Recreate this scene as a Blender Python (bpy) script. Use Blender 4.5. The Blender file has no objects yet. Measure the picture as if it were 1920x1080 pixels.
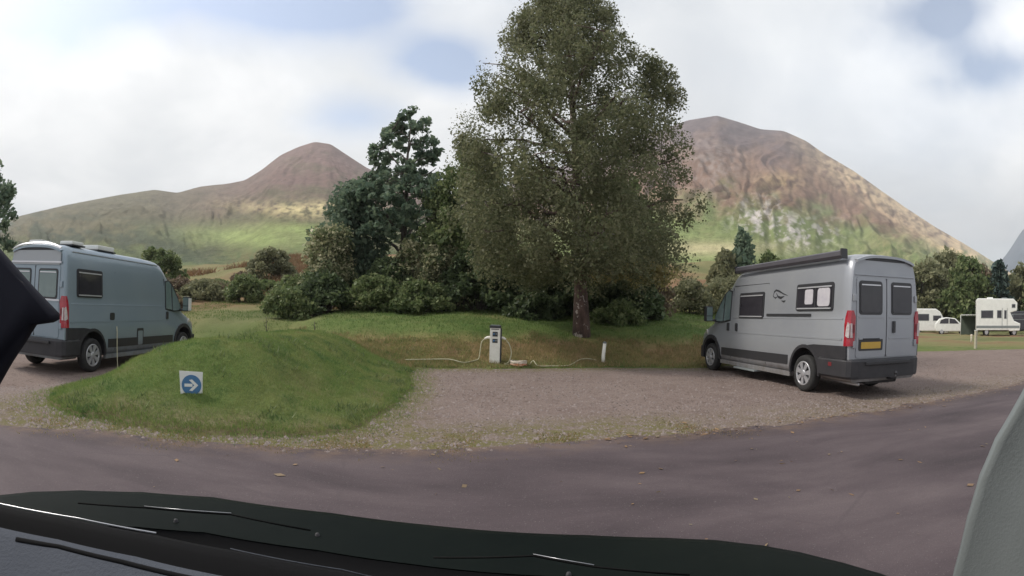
import bpy, bmesh, math, random
import numpy as np
from mathutils import Vector, Matrix
random.seed(7); RNG = np.random.default_rng(7)
S = bpy.context.scene; COL = S.collection
D2R = math.pi/180
# ------------------------------------------------------------------ camera
CAMH = 1.413
cd = bpy.data.cameras.new('camera'); cam = bpy.data.objects.new('camera', cd); COL.objects.link(cam); S.camera = cam
cd.sensor_fit = 'HORIZONTAL'; cd.sensor_width = 36; cd.clip_start = .02; cd.clip_end = 9000
FPX = 956.2                                              # wide dash camera: equidistant, 956 px per radian on a 1920 px frame
cd.lens = FPX*36/1920
cd.type = 'PANO'; cd.panorama_type = 'FISHEYE_LENS_POLYNOMIAL'
cd.fisheye_fov = math.pi
cd.fisheye_polynomial_k0 = 0; cd.fisheye_polynomial_k1 = -1.0/(FPX*36/1920)
cd.fisheye_polynomial_k2 = 0; cd.fisheye_polynomial_k3 = 0; cd.fisheye_polynomial_k4 = 0
cam.location = (0, 0, CAMH)
cam.matrix_world = Matrix.Translation((0, 0, CAMH)) @ Matrix.Rotation(math.pi/2 + .0460, 4, 'X') @ Matrix.Rotation(.0279, 4, 'Z')
# ------------------------------------------------------------------ world
SUN_AZ, SUN_EL = -82*D2R, 46*D2R                        # azimuth from +Y, negative = left of the view
W = bpy.data.worlds.new('World'); S.world = W; W.use_nodes = True
nt = W.node_tree; nt.nodes.clear()
def N(t, typ, **kw):
    n = t.nodes.new(typ)
    for k, v in kw.items():
        if k == 'inp':
            for a, b in v.items(): n.inputs[a].default_value = b
        else: setattr(n, k, v)
    return n
def math_node(t, op, a, b=None, clamp=False):
    n = t.nodes.new('ShaderNodeMath'); n.operation = op; n.use_clamp = clamp
    for i, q in enumerate((a, b)):
        if q is None: continue
        if isinstance(q, (int, float)): n.inputs[i].default_value = q
        else: t.links.new(q, n.inputs[i])
    return n.outputs[0]
def mixcol(t, fac, a, b):
    n = t.nodes.new('ShaderNodeMix'); n.data_type = 'RGBA'
    for i, q in ((0, fac), (6, a), (7, b)):
        if isinstance(q, (int, float)): n.inputs[i].default_value = q
        elif isinstance(q, tuple): n.inputs[i].default_value = (*q, 1) if len(q) == 3 else q
        else: t.links.new(q, n.inputs[i])
    return n.outputs[2]
def ramp(t, fac, stops):
    n = t.nodes.new('ShaderNodeValToRGB'); e = n.color_ramp.elements
    while len(e) < len(stops): e.new(.5)
    for k, (p, c) in enumerate(stops):
        e[k].position = p; e[k].color = (c, c, c, 1) if isinstance(c, (int, float)) else (*c, 1)
    t.links.new(fac, n.inputs[0]); return n.outputs[0]
sky = N(nt, 'ShaderNodeTexSky', sky_type='NISHITA', sun_disc=False, sun_elevation=SUN_EL, sun_rotation=SUN_AZ, altitude=50, air_density=1.0, dust_density=1.0, ozone_density=.55)
bsky = N(nt, 'ShaderNodeBackground', inp={1: .145}); nt.links.new(sky.outputs[0], bsky.inputs[0])
tc = N(nt, 'ShaderNodeTexCoord'); sep = N(nt, 'ShaderNodeSeparateXYZ'); nt.links.new(tc.outputs['Generated'], sep.inputs[0])
zc = math_node(nt, 'ADD', math_node(nt, 'MAXIMUM', sep.outputs[2], 0.0), .28)
comb = N(nt, 'ShaderNodeCombineXYZ')
nt.links.new(math_node(nt, 'DIVIDE', sep.outputs[0], zc), comb.inputs[0]); nt.links.new(math_node(nt, 'DIVIDE', sep.outputs[1], zc), comb.inputs[1])
def noise(t, vec, scale, detail=5, rough=.55, dist=0, off=None):
    if off is not None:
        m = N(t, 'ShaderNodeMapping'); m.inputs[1].default_value = off; t.links.new(vec, m.inputs[0]); vec = m.outputs[0]
    n = N(t, 'ShaderNodeTexNoise', inp={'Scale': scale, 'Detail': detail, 'Roughness': rough, 'Distortion': dist}); t.links.new(vec, n.inputs['Vector']); return n.outputs['Fac']
cn = noise(nt, comb.outputs[0], 1.0, 6, .45, .3, (3.1, 1.7, .4))
wn_ = N(nt, 'ShaderNodeTexNoise', inp={'Scale': 3.6, 'Detail': 5.0, 'Roughness': .5}); nt.links.new(tc.outputs['Generated'], wn_.inputs['Vector'])
sub = N(nt, 'ShaderNodeVectorMath', operation='SUBTRACT'); nt.links.new(wn_.outputs['Color'], sub.inputs[0]); sub.inputs[1].default_value = (.5, .5, .5)
scv = N(nt, 'ShaderNodeVectorMath', operation='MULTIPLY'); nt.links.new(sub.outputs[0], scv.inputs[0]); scv.inputs[1].default_value = (.30, .30, .055)
wdir = N(nt, 'ShaderNodeVectorMath', operation='ADD'); nt.links.new(scv.outputs[0], wdir.inputs[0]); nt.links.new(tc.outputs['Generated'], wdir.inputs[1])
def dirmask(az, el, width, flat=2.3):                                # soft gap round a direction
    az *= D2R; el *= D2R
    d = (math.sin(az)*math.cos(el), math.cos(az)*math.cos(el), math.sin(el))
    v = N(nt, 'ShaderNodeVectorMath', operation='SUBTRACT'); v.inputs[1].default_value = d; nt.links.new(wdir.outputs[0], v.inputs[0])
    w2 = N(nt, 'ShaderNodeVectorMath', operation='MULTIPLY'); w2.inputs[1].default_value = (1, 1, flat); nt.links.new(v.outputs[0], w2.inputs[0])
    ln = N(nt, 'ShaderNodeVectorMath', operation='LENGTH'); nt.links.new(w2.outputs[0], ln.inputs[0])
    mr = N(nt, 'ShaderNodeMapRange', interpolation_type='SMOOTHSTEP'); nt.links.new(ln.outputs['Value'], mr.inputs[0])
    for q, val in ((1, 0.0), (2, width*D2R), (3, 1.0), (4, 0.0)): mr.inputs[q].default_value = val
    return mr.outputs[0]
gaps = None
for a, e, w, k in ((-8, 27, 12, .42), (-20.5, 20.5, 10, .34), (-40, 33, 17, .36), (-24, 33, 15, .36), (-56, 29, 16, .50), (-60, 24, 10, .30), (54, 30, 13, .44), (58, 24, 9, .36), (3, 42, 16, .3), (-110, 35, 30, .4), (110, 40, 30, .4), (180, 45, 30, .4)):
    g = math_node(nt, 'MULTIPLY', dirmask(a, e, w), k)
    gaps = g if gaps is None else math_node(nt, 'ADD', gaps, g)
cover = math_node(nt, 'SUBTRACT', math_node(nt, 'ADD', math_node(nt, 'MULTIPLY', math_node(nt, 'SUBTRACT', cn, .5), 1.8), 1.0), math_node(nt, 'MULTIPLY', gaps, 2.7))
cfac = ramp(nt, cover, [(.05, .16), (.50, .66), (1.0, 1.0)])
shade = noise(nt, comb.outputs[0], 1.5, 6, .55, .3, (7.3, 4.2, 0))
big = noise(nt, tc.outputs['Generated'], 1.6, 3, .5, 0, (1.0, 2.0, .5))
sv = math_node(nt, 'ADD', math_node(nt, 'MULTIPLY', shade, .55), math_node(nt, 'MULTIPLY', big, .45))
ccol = ramp(nt, sv, [(.34, (.54, .57, .61)), (.47, (.68, .70, .72)), (.60, (.88, .885, .89))])
glow = math_node(nt, 'MULTIPLY', dirmask(49, 22, 34, 1.4), .22)
hz = ramp(nt, sep.outputs[2], [(0.0, .80), (.22, .93), (.45, 1.04)])
cstr = math_node(nt, 'MULTIPLY', hz, math_node(nt, 'ADD', glow, .98))
bcl = N(nt, 'ShaderNodeBackground'); nt.links.new(ccol, bcl.inputs[0]); nt.links.new(cstr, bcl.inputs[1])
mixs = N(nt, 'ShaderNodeMixShader'); nt.links.new(cfac, mixs.inputs[0]); nt.links.new(bsky.outputs[0], mixs.inputs[1]); nt.links.new(bcl.outputs[0], mixs.inputs[2])
wo = N(nt, 'ShaderNodeOutputWorld'); nt.links.new(mixs.outputs[0], wo.inputs[0])
# ------------------------------------------------------------------ sun
sl = bpy.data.lights.new('sun', 'SUN'); sl.energy = 2.6; sl.angle = 12*D2R; sl.color = (1, .94, .85)
so = bpy.data.objects.new('sun', sl); COL.objects.link(so)
sd = Vector((math.sin(SUN_AZ)*math.cos(SUN_EL), math.cos(SUN_AZ)*math.cos(SUN_EL), math.sin(SUN_EL)))
so.rotation_euler = sd.to_track_quat('Z', 'Y').to_euler()
S.view_settings.view_transform = 'Standard'; S.view_settings.look = 'None'; S.view_settings.exposure = .38; S.view_settings.gamma = 1
S.view_settings.use_curve_mapping = False
S.cycles.volume_bounces = 0; S.cycles.max_bounces = 9; S.cycles.diffuse_bounces = 6; S.cycles.transmission_bounces = 8; S.cycles.transparent_max_bounces = 16
# ------------------------------------------------------------------ materials
def mat(name, base, rough=.8, metal=0, spec=.5, vary=None, scale=3, bump=0, bscale=40, alpha=None, trans=0, coat=0, coords='Object', detail=5):
    m = bpy.data.materials.new(name); m.use_nodes = True; t = m.node_tree; b = t.nodes['Principled BSDF']
    b.inputs['Base Color'].default_value = (*base, 1); b.inputs['Roughness'].default_value = rough; b.inputs['Metallic'].default_value = metal
    b.inputs['Specular IOR Level'].default_value = spec; b.inputs['Coat Weight'].default_value = coat; b.inputs['Coat Roughness'].default_value = .08
    c = N(t, 'ShaderNodeTexCoord')
    if vary:
        f = noise(t, c.outputs[coords], scale, detail, .6)
        t.links.new(ramp(t, f, [(.33, base), (.67, vary)]), b.inputs['Base Color'])
    if bump:
        f = noise(t, c.outputs[coords], bscale, 4, .6); bn = N(t, 'ShaderNodeBump', inp={'Strength': bump, 'Distance': .02}); t.links.new(f, bn.inputs['Height']); t.links.new(bn.outputs[0], b.inputs['Normal'])
    return m
def leafmat(name, cols, trans=.35, rough=.55):
    m = bpy.data.materials.new(name); m.use_nodes = True; t = m.node_tree; t.nodes.clear()
    g = N(t, 'ShaderNodeNewGeometry'); c = N(t, 'ShaderNodeTexCoord')
    f = noise(t, c.outputs['Object'], 1.3, 3, .6)
    v = math_node(t, 'ADD', math_node(t, 'MULTIPLY', g.outputs['Random Per Island'], .55), math_node(t, 'MULTIPLY', f, .5))
    col = ramp(t, v, [(.2+.6*i/(len(cols)-1), q) for i, q in enumerate(cols)])
    d = N(t, 'ShaderNodeBsdfPrincipled', inp={'Roughness': rough, 'Specular IOR Level': .25}); t.links.new(col, d.inputs['Base Color'])
    tr = N(t, 'ShaderNodeBsdfTranslucent'); t.links.new(col, tr.inputs[0])
    mx = N(t, 'ShaderNodeMixShader', inp={0: trans}); t.links.new(d.outputs[0], mx.inputs[1]); t.links.new(tr.outputs[0], mx.inputs[2])
    o = N(t, 'ShaderNodeOutputMaterial'); t.links.new(mx.outputs[0], o.inputs[0]); return m
M = dict(
 paint_r=mat('silver_grey_paint', (.30, .312, .34), .36, .3, .5, coat=.4, vary=(.335, .345, .365), scale=1.2),
 paint_l=mat('blue_grey_paint', (.235, .295, .345), .36, .3, .5, coat=.4, vary=(.26, .315, .36), scale=1.2),
 black_matt=mat('matt_black_rubber', (.008, .008, .008), .8, spec=.1),
 black=mat('black_plastic', (.022, .022, .026), .6, vary=(.034, .032, .036), scale=5, bump=.15, bscale=120),
 dark=mat('dark_trim', (.03, .03, .034), .45),
 glass=mat('dark_glass', (.028, .026, .032), .07, spec=.5, vary=(.04, .038, .045), scale=2),
 glass_g=mat('green_tinted_glass', (.12, .17, .17), .06, spec=.8, vary=(.16, .21, .20), scale=2),
 blind=mat('pale_blind', (.42, .40, .44), .7, vary=(.5, .48, .50), scale=6),
 red=mat('red_lens', (.30, .008, .022), .18, coat=.6, vary=(.38, .015, .03), scale=14),
 redd=mat('dull_red_reflector', (.16, .02, .025), .4),
 lens=mat('clear_lens', (.62, .55, .54), .15, coat=.5, vary=(.42, .38, .38), scale=20),
 tyre=mat('tyre_rubber', (.018, .018, .019), .85, vary=(.03, .029, .028), scale=9),
 rim=mat('silver_wheel_trim', (.46, .46, .48), .35, .4, vary=(.38, .38, .4), scale=8),
 chrome=mat('bright_trim', (.6, .6, .63), .3, .5),
 plate=mat('yellow_plate', (.55, .34, .05), .5, vary=(.48, .30, .06), scale=8),
 white=mat('white_paint', (.74, .74, .71), .5, vary=(.66, .66, .63), scale=4),
 whitep=mat('weathered_white_plastic', (.86, .83, .76), .5, vary=(.74, .71, .63), scale=7),
 cream=mat('cream_hose', (.50, .46, .32), .6, vary=(.40, .38, .25), scale=14),
 orange=mat('salmon_hose', (.75, .26, .14), .6, vary=(.70, .50, .38), scale=16),
 pale=mat('pale_coil', (.74, .66, .55), .6, vary=(.6, .5, .4), scale=10),
 blue=mat('sign_blue', (.05, .15, .30), .45, vary=(.065, .175, .33), scale=8),
 concrete=mat('concrete', (.28, .26, .23), .9, vary=(.2, .19, .17), scale=12, bump=.3),
 grey=mat('grey_trim_plastic', (.18, .20, .205), .85, vary=(.20, .22, .222), scale=3, bump=.1, bscale=200),
 dash=mat('blue_grey_dash', (.065, .073, .092), .85, spec=.2, vary=(.078, .086, .104), scale=4, bump=.25, bscale=260),
 dashb=mat('black_dash_lip', (.008, .008, .009), .85, spec=.1),
 bonnet=mat('dark_green_black_paint', (.0045, .007, .0065), .6, 0, .05, vary=(.007, .010, .0085), scale=3),
 mirrorm=mat('matt_black_mirror', (.014, .014, .022), .75, spec=.2),
 woodpost=mat('pale_timber', (.46, .42, .32), .8, vary=(.36, .33, .25), scale=9),
 bark=mat('dark_bark', (.055, .045, .038), .95, vary=(.12, .10, .085), scale=6, bump=.8, bscale=14),
)
# birch bark: reddish brown with torn pale patches
m = bpy.data.materials.new('birch_bark'); m.use_nodes = True; t = m.node_tree; b = t.nodes['Principled BSDF']; b.inputs['Roughness'].default_value = .9
c = N(t, 'ShaderNodeTexCoord'); mp = N(t, 'ShaderNodeMapping'); mp.inputs[3].default_value = (1, 1, .45); t.links.new(c.outputs['Object'], mp.inputs[0])
f1 = noise(t, mp.outputs[0], 5, 5, .6); f2 = noise(t, c.outputs['Object'], 3.2, 4, .65, .4, (4, 2, 9))
base = ramp(t, f1, [(.35, (.05, .032, .028)), (.65, (.15, .095, .08))])
t.links.new(mixcol(t, ramp(t, f2, [(.56, 0.0), (.60, 1.0)]), base, (.46, .41, .38)), b.inputs['Base Color'])
bn = N(t, 'ShaderNodeBump', inp={'Strength': .8, 'Distance': .04}); t.links.new(noise(t, mp.outputs[0], 14, 4, .7), bn.inputs['Height']); t.links.new(bn.outputs[0], b.inputs['Normal'])
M['birch'] = m
M['leaf_birch'] = leafmat('birch_leaves', [(.10, .12, .06), (.17, .18, .095), (.24, .235, .14)], .5)
M['leaf_dark'] = leafmat('dark_blue_green_leaves', [(.085, .13, .09), (.14, .20, .135), (.21, .26, .165)], .48)
M['leaf_shrub'] = leafmat('shrub_leaves', [(.075, .11, .045), (.14, .185, .075), (.25, .28, .13)], .42)
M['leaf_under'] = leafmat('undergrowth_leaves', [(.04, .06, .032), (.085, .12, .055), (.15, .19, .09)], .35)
M['leaf_pale'] = leafmat('pale_cream_leaves', [(.08, .12, .055), (.20, .22, .11), (.60, .55, .36)], .4)  # green leaves with some pale cream ones
M['leaf_brown'] = leafmat('bracken_fronds', [(.16, .09, .05), (.25, .14, .08), (.20, .17, .08)], .35)
M['leaf_olive'] = leafmat('olive_leaves', [(.14, .15, .08), (.21, .215, .12), (.29, .28, .165)], .42)
M['leaf_red'] = leafmat('reddish_leaves', [(.12, .085, .06), (.19, .135, .095), (.20, .175, .11)], .35)
M['leaf_teal'] = leafmat('blue_green_needles', [(.03, .055, .048), (.055, .085, .075), (.08, .11, .085)], .15)
M['leaf_fallen'] = leafmat('fallen_leaves', [(.16, .10, .06), (.26, .16, .08), (.20, .17, .12)], .1)
M['grass_blade'] = leafmat('grass_blades', [(.085, .155, .04), (.13, .205, .06), (.20, .235, .085)], .42)
def turf(name):
    m = leafmat(name, [(.10, .18, .045), (.17, .25, .07), (.26, .29, .10)], .45); t = m.node_tree; c = [n for n in t.nodes if n.type == 'TEX_COORD'][0]
    old = [n for n in t.nodes if n.type == 'VALTORGB'][0].outputs[0]; f = noise(t, c.outputs['Object'], .9, 5, .65, .4, (2, 5, 0)); f2 = noise(t, c.outputs['Object'], 2.6, 4, .6, .2, (7, 1, 0))
    a = mixcol(t, ramp(t, f, [(.46, 0.0), (.62, .8)]), old, (.29, .30, .115)); a = mixcol(t, ramp(t, f2, [(.54, 0.0), (.66, .75)]), a, (.06, .14, .045)); a = mixcol(t, ramp(t, f2, [(.30, .6), (.40, 0.0)]), a, (.26, .22, .11))
    for n in t.nodes:
        if n.type == 'BSDF_PRINCIPLED': t.links.new(a, n.inputs['Base Color'])
        if n.type == 'BSDF_TRANSLUCENT': t.links.new(a, n.inputs[0])
    return m
M['turf'] = turf('mound_turf')
for k_ in ('paint_r', 'paint_l'):
    t = M[k_].node_tree; b = t.nodes['Principled BSDF']; c = N(t, 'ShaderNodeTexCoord'); sp = N(t, 'ShaderNodeSeparateXYZ'); t.links.new(c.outputs['Object'], sp.inputs[0])
    lowz = ramp(t, math_node(t, 'ADD', sp.outputs[2], math_node(t, 'MULTIPLY', noise(t, c.outputs['Object'], 5, 5, .65), .7)), [(.55, .75), (1.0, 0.0)])
    old = b.inputs['Base Color'].links[0].from_socket; t.links.new(mixcol(t, lowz, old, (.15, .13, .115)), b.inputs['Base Color'])
    t.links.new(ramp(t, lowz, [(0.0, .36), (1.0, .8)]), b.inputs['Roughness'])
M['grass_rough'] = leafmat('rough_grass_blades', [(.13, .17, .055), (.27, .22, .10), (.38, .26, .15)], .48)
M['stones'] = mat('gravel_stones', (.15, .12, .11), .95, vary=(.27, .222, .205), scale=30)
# ------------------------------------------------------------------ numpy noise
_P = np.random.default_rng(3).random((256, 256))
def vnoise(x, y):
    xi = np.floor(x).astype(int); yi = np.floor(y).astype(int); fx = x-xi; fy = y-yi
    fx = fx*fx*(3-2*fx); fy = fy*fy*(3-2*fy); g = lambda a, b: _P[a & 255, b & 255]
    return (g(xi, yi)*(1-fx)+g(xi+1, yi)*fx)*(1-fy)+(g(xi, yi+1)*(1-fx)+g(xi+1, yi+1)*fx)*fy
def fbm(x, y, o=5, r=.5):
    s = 0; a = 1; tot = 0
    for i in range(o): s = s+a*vnoise(x*2**i+17*i, y*2**i+31*i); tot += a; a *= r
    return s/tot - .5
def ss(a, b, x):
    q = np.clip((x-a)/(b-a), 0, 1); return q*q*(3-2*q)
# ------------------------------------------------------------------ mesh helpers
def tag(o, label=None, cat=None, group=None, kind=None):
    if label: o['label'] = label
    if cat: o['category'] = cat
    if group: o['group'] = group
    if kind: o['kind'] = kind
    return o
def new_obj(name, me, parent=None, loc=None):
    o = bpy.data.objects.new(name, me); COL.objects.link(o)
    if parent is not None: o.parent = parent
    if loc is not None: o.location = loc
    return o
def empty(name, loc=(0, 0, 0), rz=0):
    o = bpy.data.objects.new(name, None); o.empty_display_size = .3; COL.objects.link(o); o.location = loc; o.rotation_euler = (0, 0, rz); return o
def np_mesh(name, V, F, mats, smooth=False, cols=None, mi=None):
    me = bpy.data.meshes.new(name); V = np.asarray(V, dtype=np.float32); F = np.asarray(F, dtype=np.int32); k = F.shape[1]
    me.vertices.add(len(V)); me.vertices.foreach_set('co', V.ravel()); me.loops.add(F.size); me.loops.foreach_set('vertex_index', F.ravel())
    me.polygons.add(len(F)); me.polygons.foreach_set('loop_start', np.arange(0, F.size, k, dtype=np.int32)); me.polygons.foreach_set('loop_total', np.full(len(F), k, dtype=np.int32))
    if smooth: me.polygons.foreach_set('use_smooth', np.ones(len(F), dtype=bool))
    for q in mats: me.materials.append(q)
    if mi is not None: me.polygons.foreach_set('material_index', np.asarray(mi, dtype=np.int32))
    me.update(calc_edges=True)
    if cols is not None:
        for nm, arr in cols.items():
            arr = np.asarray(arr, dtype=np.float32)
            if arr.ndim == 1: a = me.attributes.new(nm, 'FLOAT', 'POINT'); a.data.foreach_set('value', arr)
            else: a = me.attributes.new(nm, 'FLOAT_COLOR', 'POINT'); a.data.foreach_set('color', np.concatenate([arr, np.ones((len(arr), 1), np.float32)], 1).ravel())
    return me
class MB:
    def __init__(s): s.v = []; s.f = []; s.m = []; s.mats = []; s.sm = []
    def mi(s, m):
        if m not in s.mats: s.mats.append(m)
        return s.mats.index(m)
    def add(s, vs, fs, m, smooth=False):
        o = len(s.v); s.v += [tuple(q) for q in vs]; s.f += [tuple(i+o for i in f) for f in fs]; k = s.mi(m); s.m += [k]*len(fs); s.sm += [smooth]*len(fs)
    def box(s, lo, hi, m, bev=0):
        x0, y0, z0 = lo; x1, y1, z1 = hi
        if bev <= 0:
            vs = [(x, y, z) for z in (z0, z1) for y in (y0, y1) for x in (x0, x1)]
            s.add(vs, [(0, 2, 3, 1), (4, 5, 7, 6), (0, 1, 5, 4), (2, 6, 7, 3), (0, 4, 6, 2), (1, 3, 7, 5)], m); return
        bm = bmesh.new(); bmesh.ops.create_cube(bm, size=1)
        for v in bm.verts: v.co = Vector(((x0+x1)/2+v.co.x*(x1-x0), (y0+y1)/2+v.co.y*(y1-y0), (z0+z1)/2+v.co.z*(z1-z0)))
        bmesh.ops.bevel(bm, geom=bm.edges[:], offset=bev, segments=2, affect='EDGES', profile=.7); s.bm(bm, m)
    def bm(s, bm, m, smooth=False):
        bm.verts.ensure_lookup_table(); bm.verts.index_update()
        s.add([v.co[:] for v in bm.verts], [[v.index for v in f.verts] for f in bm.faces], m, smooth); bm.free()
    def prism(s, pts, ext, m):                             # pts: ring of 3D points, ext: thickness vector
        n = len(pts); e = Vector(ext); a = [Vector(p) for p in pts]; vs = a+[p+e for p in a]
        s.add([v[:] for v in vs], [tuple(range(n)), tuple(range(2*n-1, n-1, -1))]+[(i, i+n, (i+1) % n+n, (i+1) % n) for i in range(n)], m)
    def tube(s, pts, r, m, k=8, cap=True):
        pts = [Vector(p) for p in pts]; rs = r if hasattr(r, '__len__') else [r]*len(pts); o = []; a = None
        for i, p in enumerate(pts):
            d = (pts[min(i+1, len(pts)-1)]-pts[max(i-1, 0)]).normalized(); a = d.orthogonal() if a is None else a-d*a.dot(d)
            a.normalize(); b = d.cross(a)
            o += [(p+(a*math.cos(2*math.pi*j/k)+b*math.sin(2*math.pi*j/k))*rs[i])[:] for j in range(k)]
        fs = [(i*k+j, i*k+(j+1) % k, (i+1)*k+(j+1) % k, (i+1)*k+j) for i in range(len(pts)-1) for j in range(k)]
        if cap: fs += [tuple(range(k-1, -1, -1)), tuple((len(pts)-1)*k+j for j in range(k))]
        s.add(o, fs, m, True)
    def lathe(s, prof, axis_o, axis, m, k=32, smooth=True):  # prof: (r, h) along axis
        ax = Vector(axis).normalized(); a = ax.orthogonal().normalized(); b = ax.cross(a); o = Vector(axis_o); vs = []
        for r, h_ in prof: vs += [(o+ax*h_+(a*math.cos(2*math.pi*j/k)+b*math.sin(2*math.pi*j/k))*max(r, 1e-4))[:] for j in range(k)]
        s.add(vs, [(i*k+j, i*k+(j+1) % k, (i+1)*k+(j+1) % k, (i+1)*k+j) for i in range(len(prof)-1) for j in range(k)], m, smooth)
    def build(s, name, parent=None, loc=None):
        me = bpy.data.meshes.new(name); me.from_pydata(s.v, [], s.f)
        for q in s.mats: me.materials.append(q)
        me.polygons.foreach_set('material_index', s.m); me.polygons.foreach_set('use_smooth', s.sm); me.update()
        bm = bmesh.new(); bm.from_mesh(me); bmesh.ops.recalc_face_normals(bm, faces=bm.faces); bm.to_mesh(me); bm.free()
        return new_obj(name, me, parent, loc)
def copy_tree(o, parent=None):
    c = o.copy(); COL.objects.link(c)
    if parent is not None: c.parent = parent
    for ch in list(o.children): copy_tree(ch, c)
    return c
def in_poly(px, py, poly):
    ins = np.zeros(px.shape, bool); n = len(poly)
    for i in range(n):
        x0, y0 = poly[i]; x1, y1 = poly[(i+1) % n]
        if y0 == y1: continue
        c = ((y0 > py) != (y1 > py)) & (px < (x1-x0)*(py-y0)/(y1-y0)+x0); ins ^= c
    return ins
def poly_dist(px, py, poly):
    d = np.full(px.shape, 1e9); n = len(poly)
    for i in range(n):
        x0, y0 = poly[i]; x1, y1 = poly[(i+1) % n]; dx, dy = x1-x0, y1-y0; L2 = dx*dx+dy*dy+1e-9
        q = np.clip(((px-x0)*dx+(py-y0)*dy)/L2, 0, 1); d = np.minimum(d, np.hypot(px-x0-q*dx, py-y0-q*dy))
    return d
def sdist(px, py, poly): return np.where(in_poly(px, py, poly), 1, -1)*poly_dist(px, py, poly)   # positive inside
# ------------------------------------------------------------------ ground shape
MOUND = [(-6.45, 5.1), (-5.8, 4.55), (-5.0, 4.3), (-4.1, 4.4), (-3.15, 4.6), (-2.3, 4.95), (-1.85, 5.5), (-1.7, 7.1), (-1.85, 9), (-2.1, 10.6), (-2.3, 12.2), (-1.9, 13.2), (-5, 14.5), (-7.0, 13.6), (-7.15, 11), (-7.1, 8.2), (-6.95, 6.2)]
YB = np.array([(-60, 30), (-30, 16), (-14, 13.9), (-7.5, 13.6), (-2.3, 12.0), (-.5, 12.35), (1, 12.75), (3, 13.15), (5, 12.95), (6.5, 13.6), (9, 14.9), (13, 16.2), (17, 16.3), (20, 15.6), (23, 14.4), (30, 11.5), (60, 2)])
def yback(x): return np.interp(x, YB[:, 0], YB[:, 1])
def base(x, y): return -.18*ss(-6.3, -7.9, x)*ss(3.5, 6, y)
def hard_sd(x, y):                                        # > 0 on tarmac or gravel, < 0 on grass
    n = fbm(x*1.1, y*1.1, 4)*.45 + fbm(x*6+3, y*6, 3)*.16
    a = (yback(x)-y)*.9
    return np.minimum(a, -sdist(x, y, MOUND)) + n
def height(x, y):
    z = base(x, y); r = y-yback(x)+fbm(x*.6, y*.6, 3)*.7; az = np.degrees(np.arctan2(x, np.maximum(y, .01))); D = np.hypot(x, y)
    k = 1-ss(25, 39, az)
    rp = np.maximum(r, 0)
    rise = .85*ss(0, 3.0, r)+.095*np.maximum(r-2.4, 0)+.07*np.maximum(r-12, 0)
    low = .10*ss(0, 1.2, r)-1.2*ss(23, 46, D)
    z = z+(k*rise+(1-k)*low)
    md = sdist(x, y, MOUND)
    top = .84*(.16+.84*ss(-7.3, -4.1, x))*(1-.5*ss(-4.1, -1.9, x))*(1-.35*ss(9.5, 13, y))*(1-.5*ss(-4.3, -1.9, x)*ss(10, 6, y)*.5)
    z = np.maximum(z, base(x, y)+top*ss(-.15, 2.05, md)**.80)
    z = z+(fbm(x*.9+5, y*.9, 4)*.12+fbm(x*3.7, y*3.7+4, 3)*.075)*ss(0, .8, np.maximum(r, md))+fbm(x*.12, y*.12, 3)*1.6*ss(20, 45, D)*k
    return z
def H(x, y): return float(height(np.array([float(x)]), np.array([float(y)]))[0])
# grass ground sheet, polar grid reaching 75 m
az = np.radians(np.concatenate([np.arange(-100, -62, 1.0), np.arange(-62, 62, .30), np.arange(62, 101, 1.0)]))
rr = np.concatenate([np.arange(1.5, 4, .25), np.arange(4, 17, .075), np.arange(17, 30, .3), np.arange(30, 78, .9)])
A, R_ = np.meshgrid(az, rr); X = R_*np.sin(A); Y = R_*np.cos(A)
hs = hard_sd(X, Y); Z = height(X, Y)
Z = np.where(hs > 0, base(X, Y)-.03-.03*np.minimum(hs, 1), Z+.035*ss(0, .25, -hs))
Dg = np.hypot(X, Y)
rgh = ss(.2, .9, Y-yback(X))*ss(2.5, 1.5, Y-yback(X))*ss(-6.2, -2.6, X)*(1-ss(9, 12, X))      # rough brown bank behind the gravel
worn = ss(.55, .05, -hs+fbm(X*2, Y*2, 3)*.5)*(sdist(X, Y, MOUND) > -.6)
def grid_faces(nr, nc):
    i = np.arange(nr*nc).reshape(nr, nc); return np.stack([i[:-1, :-1], i[:-1, 1:], i[1:, 1:], i[1:, :-1]], -1).reshape(-1, 4)
m = bpy.data.materials.new('grass_ground'); m.use_nodes = True; t = m.node_tree; b = t.nodes['Principled BSDF']; b.inputs['Roughness'].default_value = .95; b.inputs['Specular IOR Level'].default_value = .15
c = N(t, 'ShaderNodeTexCoord'); n1 = noise(t, c.outputs['Object'], .55, 5, .6); n2 = noise(t, c.outputs['Object'], 6, 5, .65); n3 = noise(t, c.outputs['Object'], .11, 3, .5, 0, (5, 1, 0))
g1 = ramp(t, n1, [(.34, (.085, .14, .035)), (.52, (.13, .17, .052)), (.70, (.20, .195, .08))])
g2 = mixcol(t, ramp(t, n2, [(.35, 0.0), (.75, .55)]), g1, (.055, .085, .022))
far = N(t, 'ShaderNodeAttribute', attribute_name='far'); ro = N(t, 'ShaderNodeAttribute', attribute_name='rough'); wn = N(t, 'ShaderNodeAttribute', attribute_name='worn')
rc = ramp(t, noise(t, c.outputs['Object'], 1.4, 5, .7, .3), [(.3, (.14, .12, .05)), (.5, (.25, .18, .085)), (.68, (.32, .19, .125))])
g3 = mixcol(t, math_node(t, 'MULTIPLY', ro.outputs['Fac'], ramp(t, n1, [(.3, .55), (.6, 1.0)])), g2, rc)
fc = ramp(t, n3, [(.38, (.13, .14, .06)), (.5, (.20, .18, .085)), (.62, (.20, .12, .07))])
g4 = mixcol(t, far.outputs['Fac'], g3, fc)
g5 = mixcol(t, wn.outputs['Fac'], g4, ramp(t, n2, [(.35, (.17, .14, .07)), (.65, (.23, .19, .12))]))
t.links.new(g5, b.inputs['Base Color'])
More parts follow.
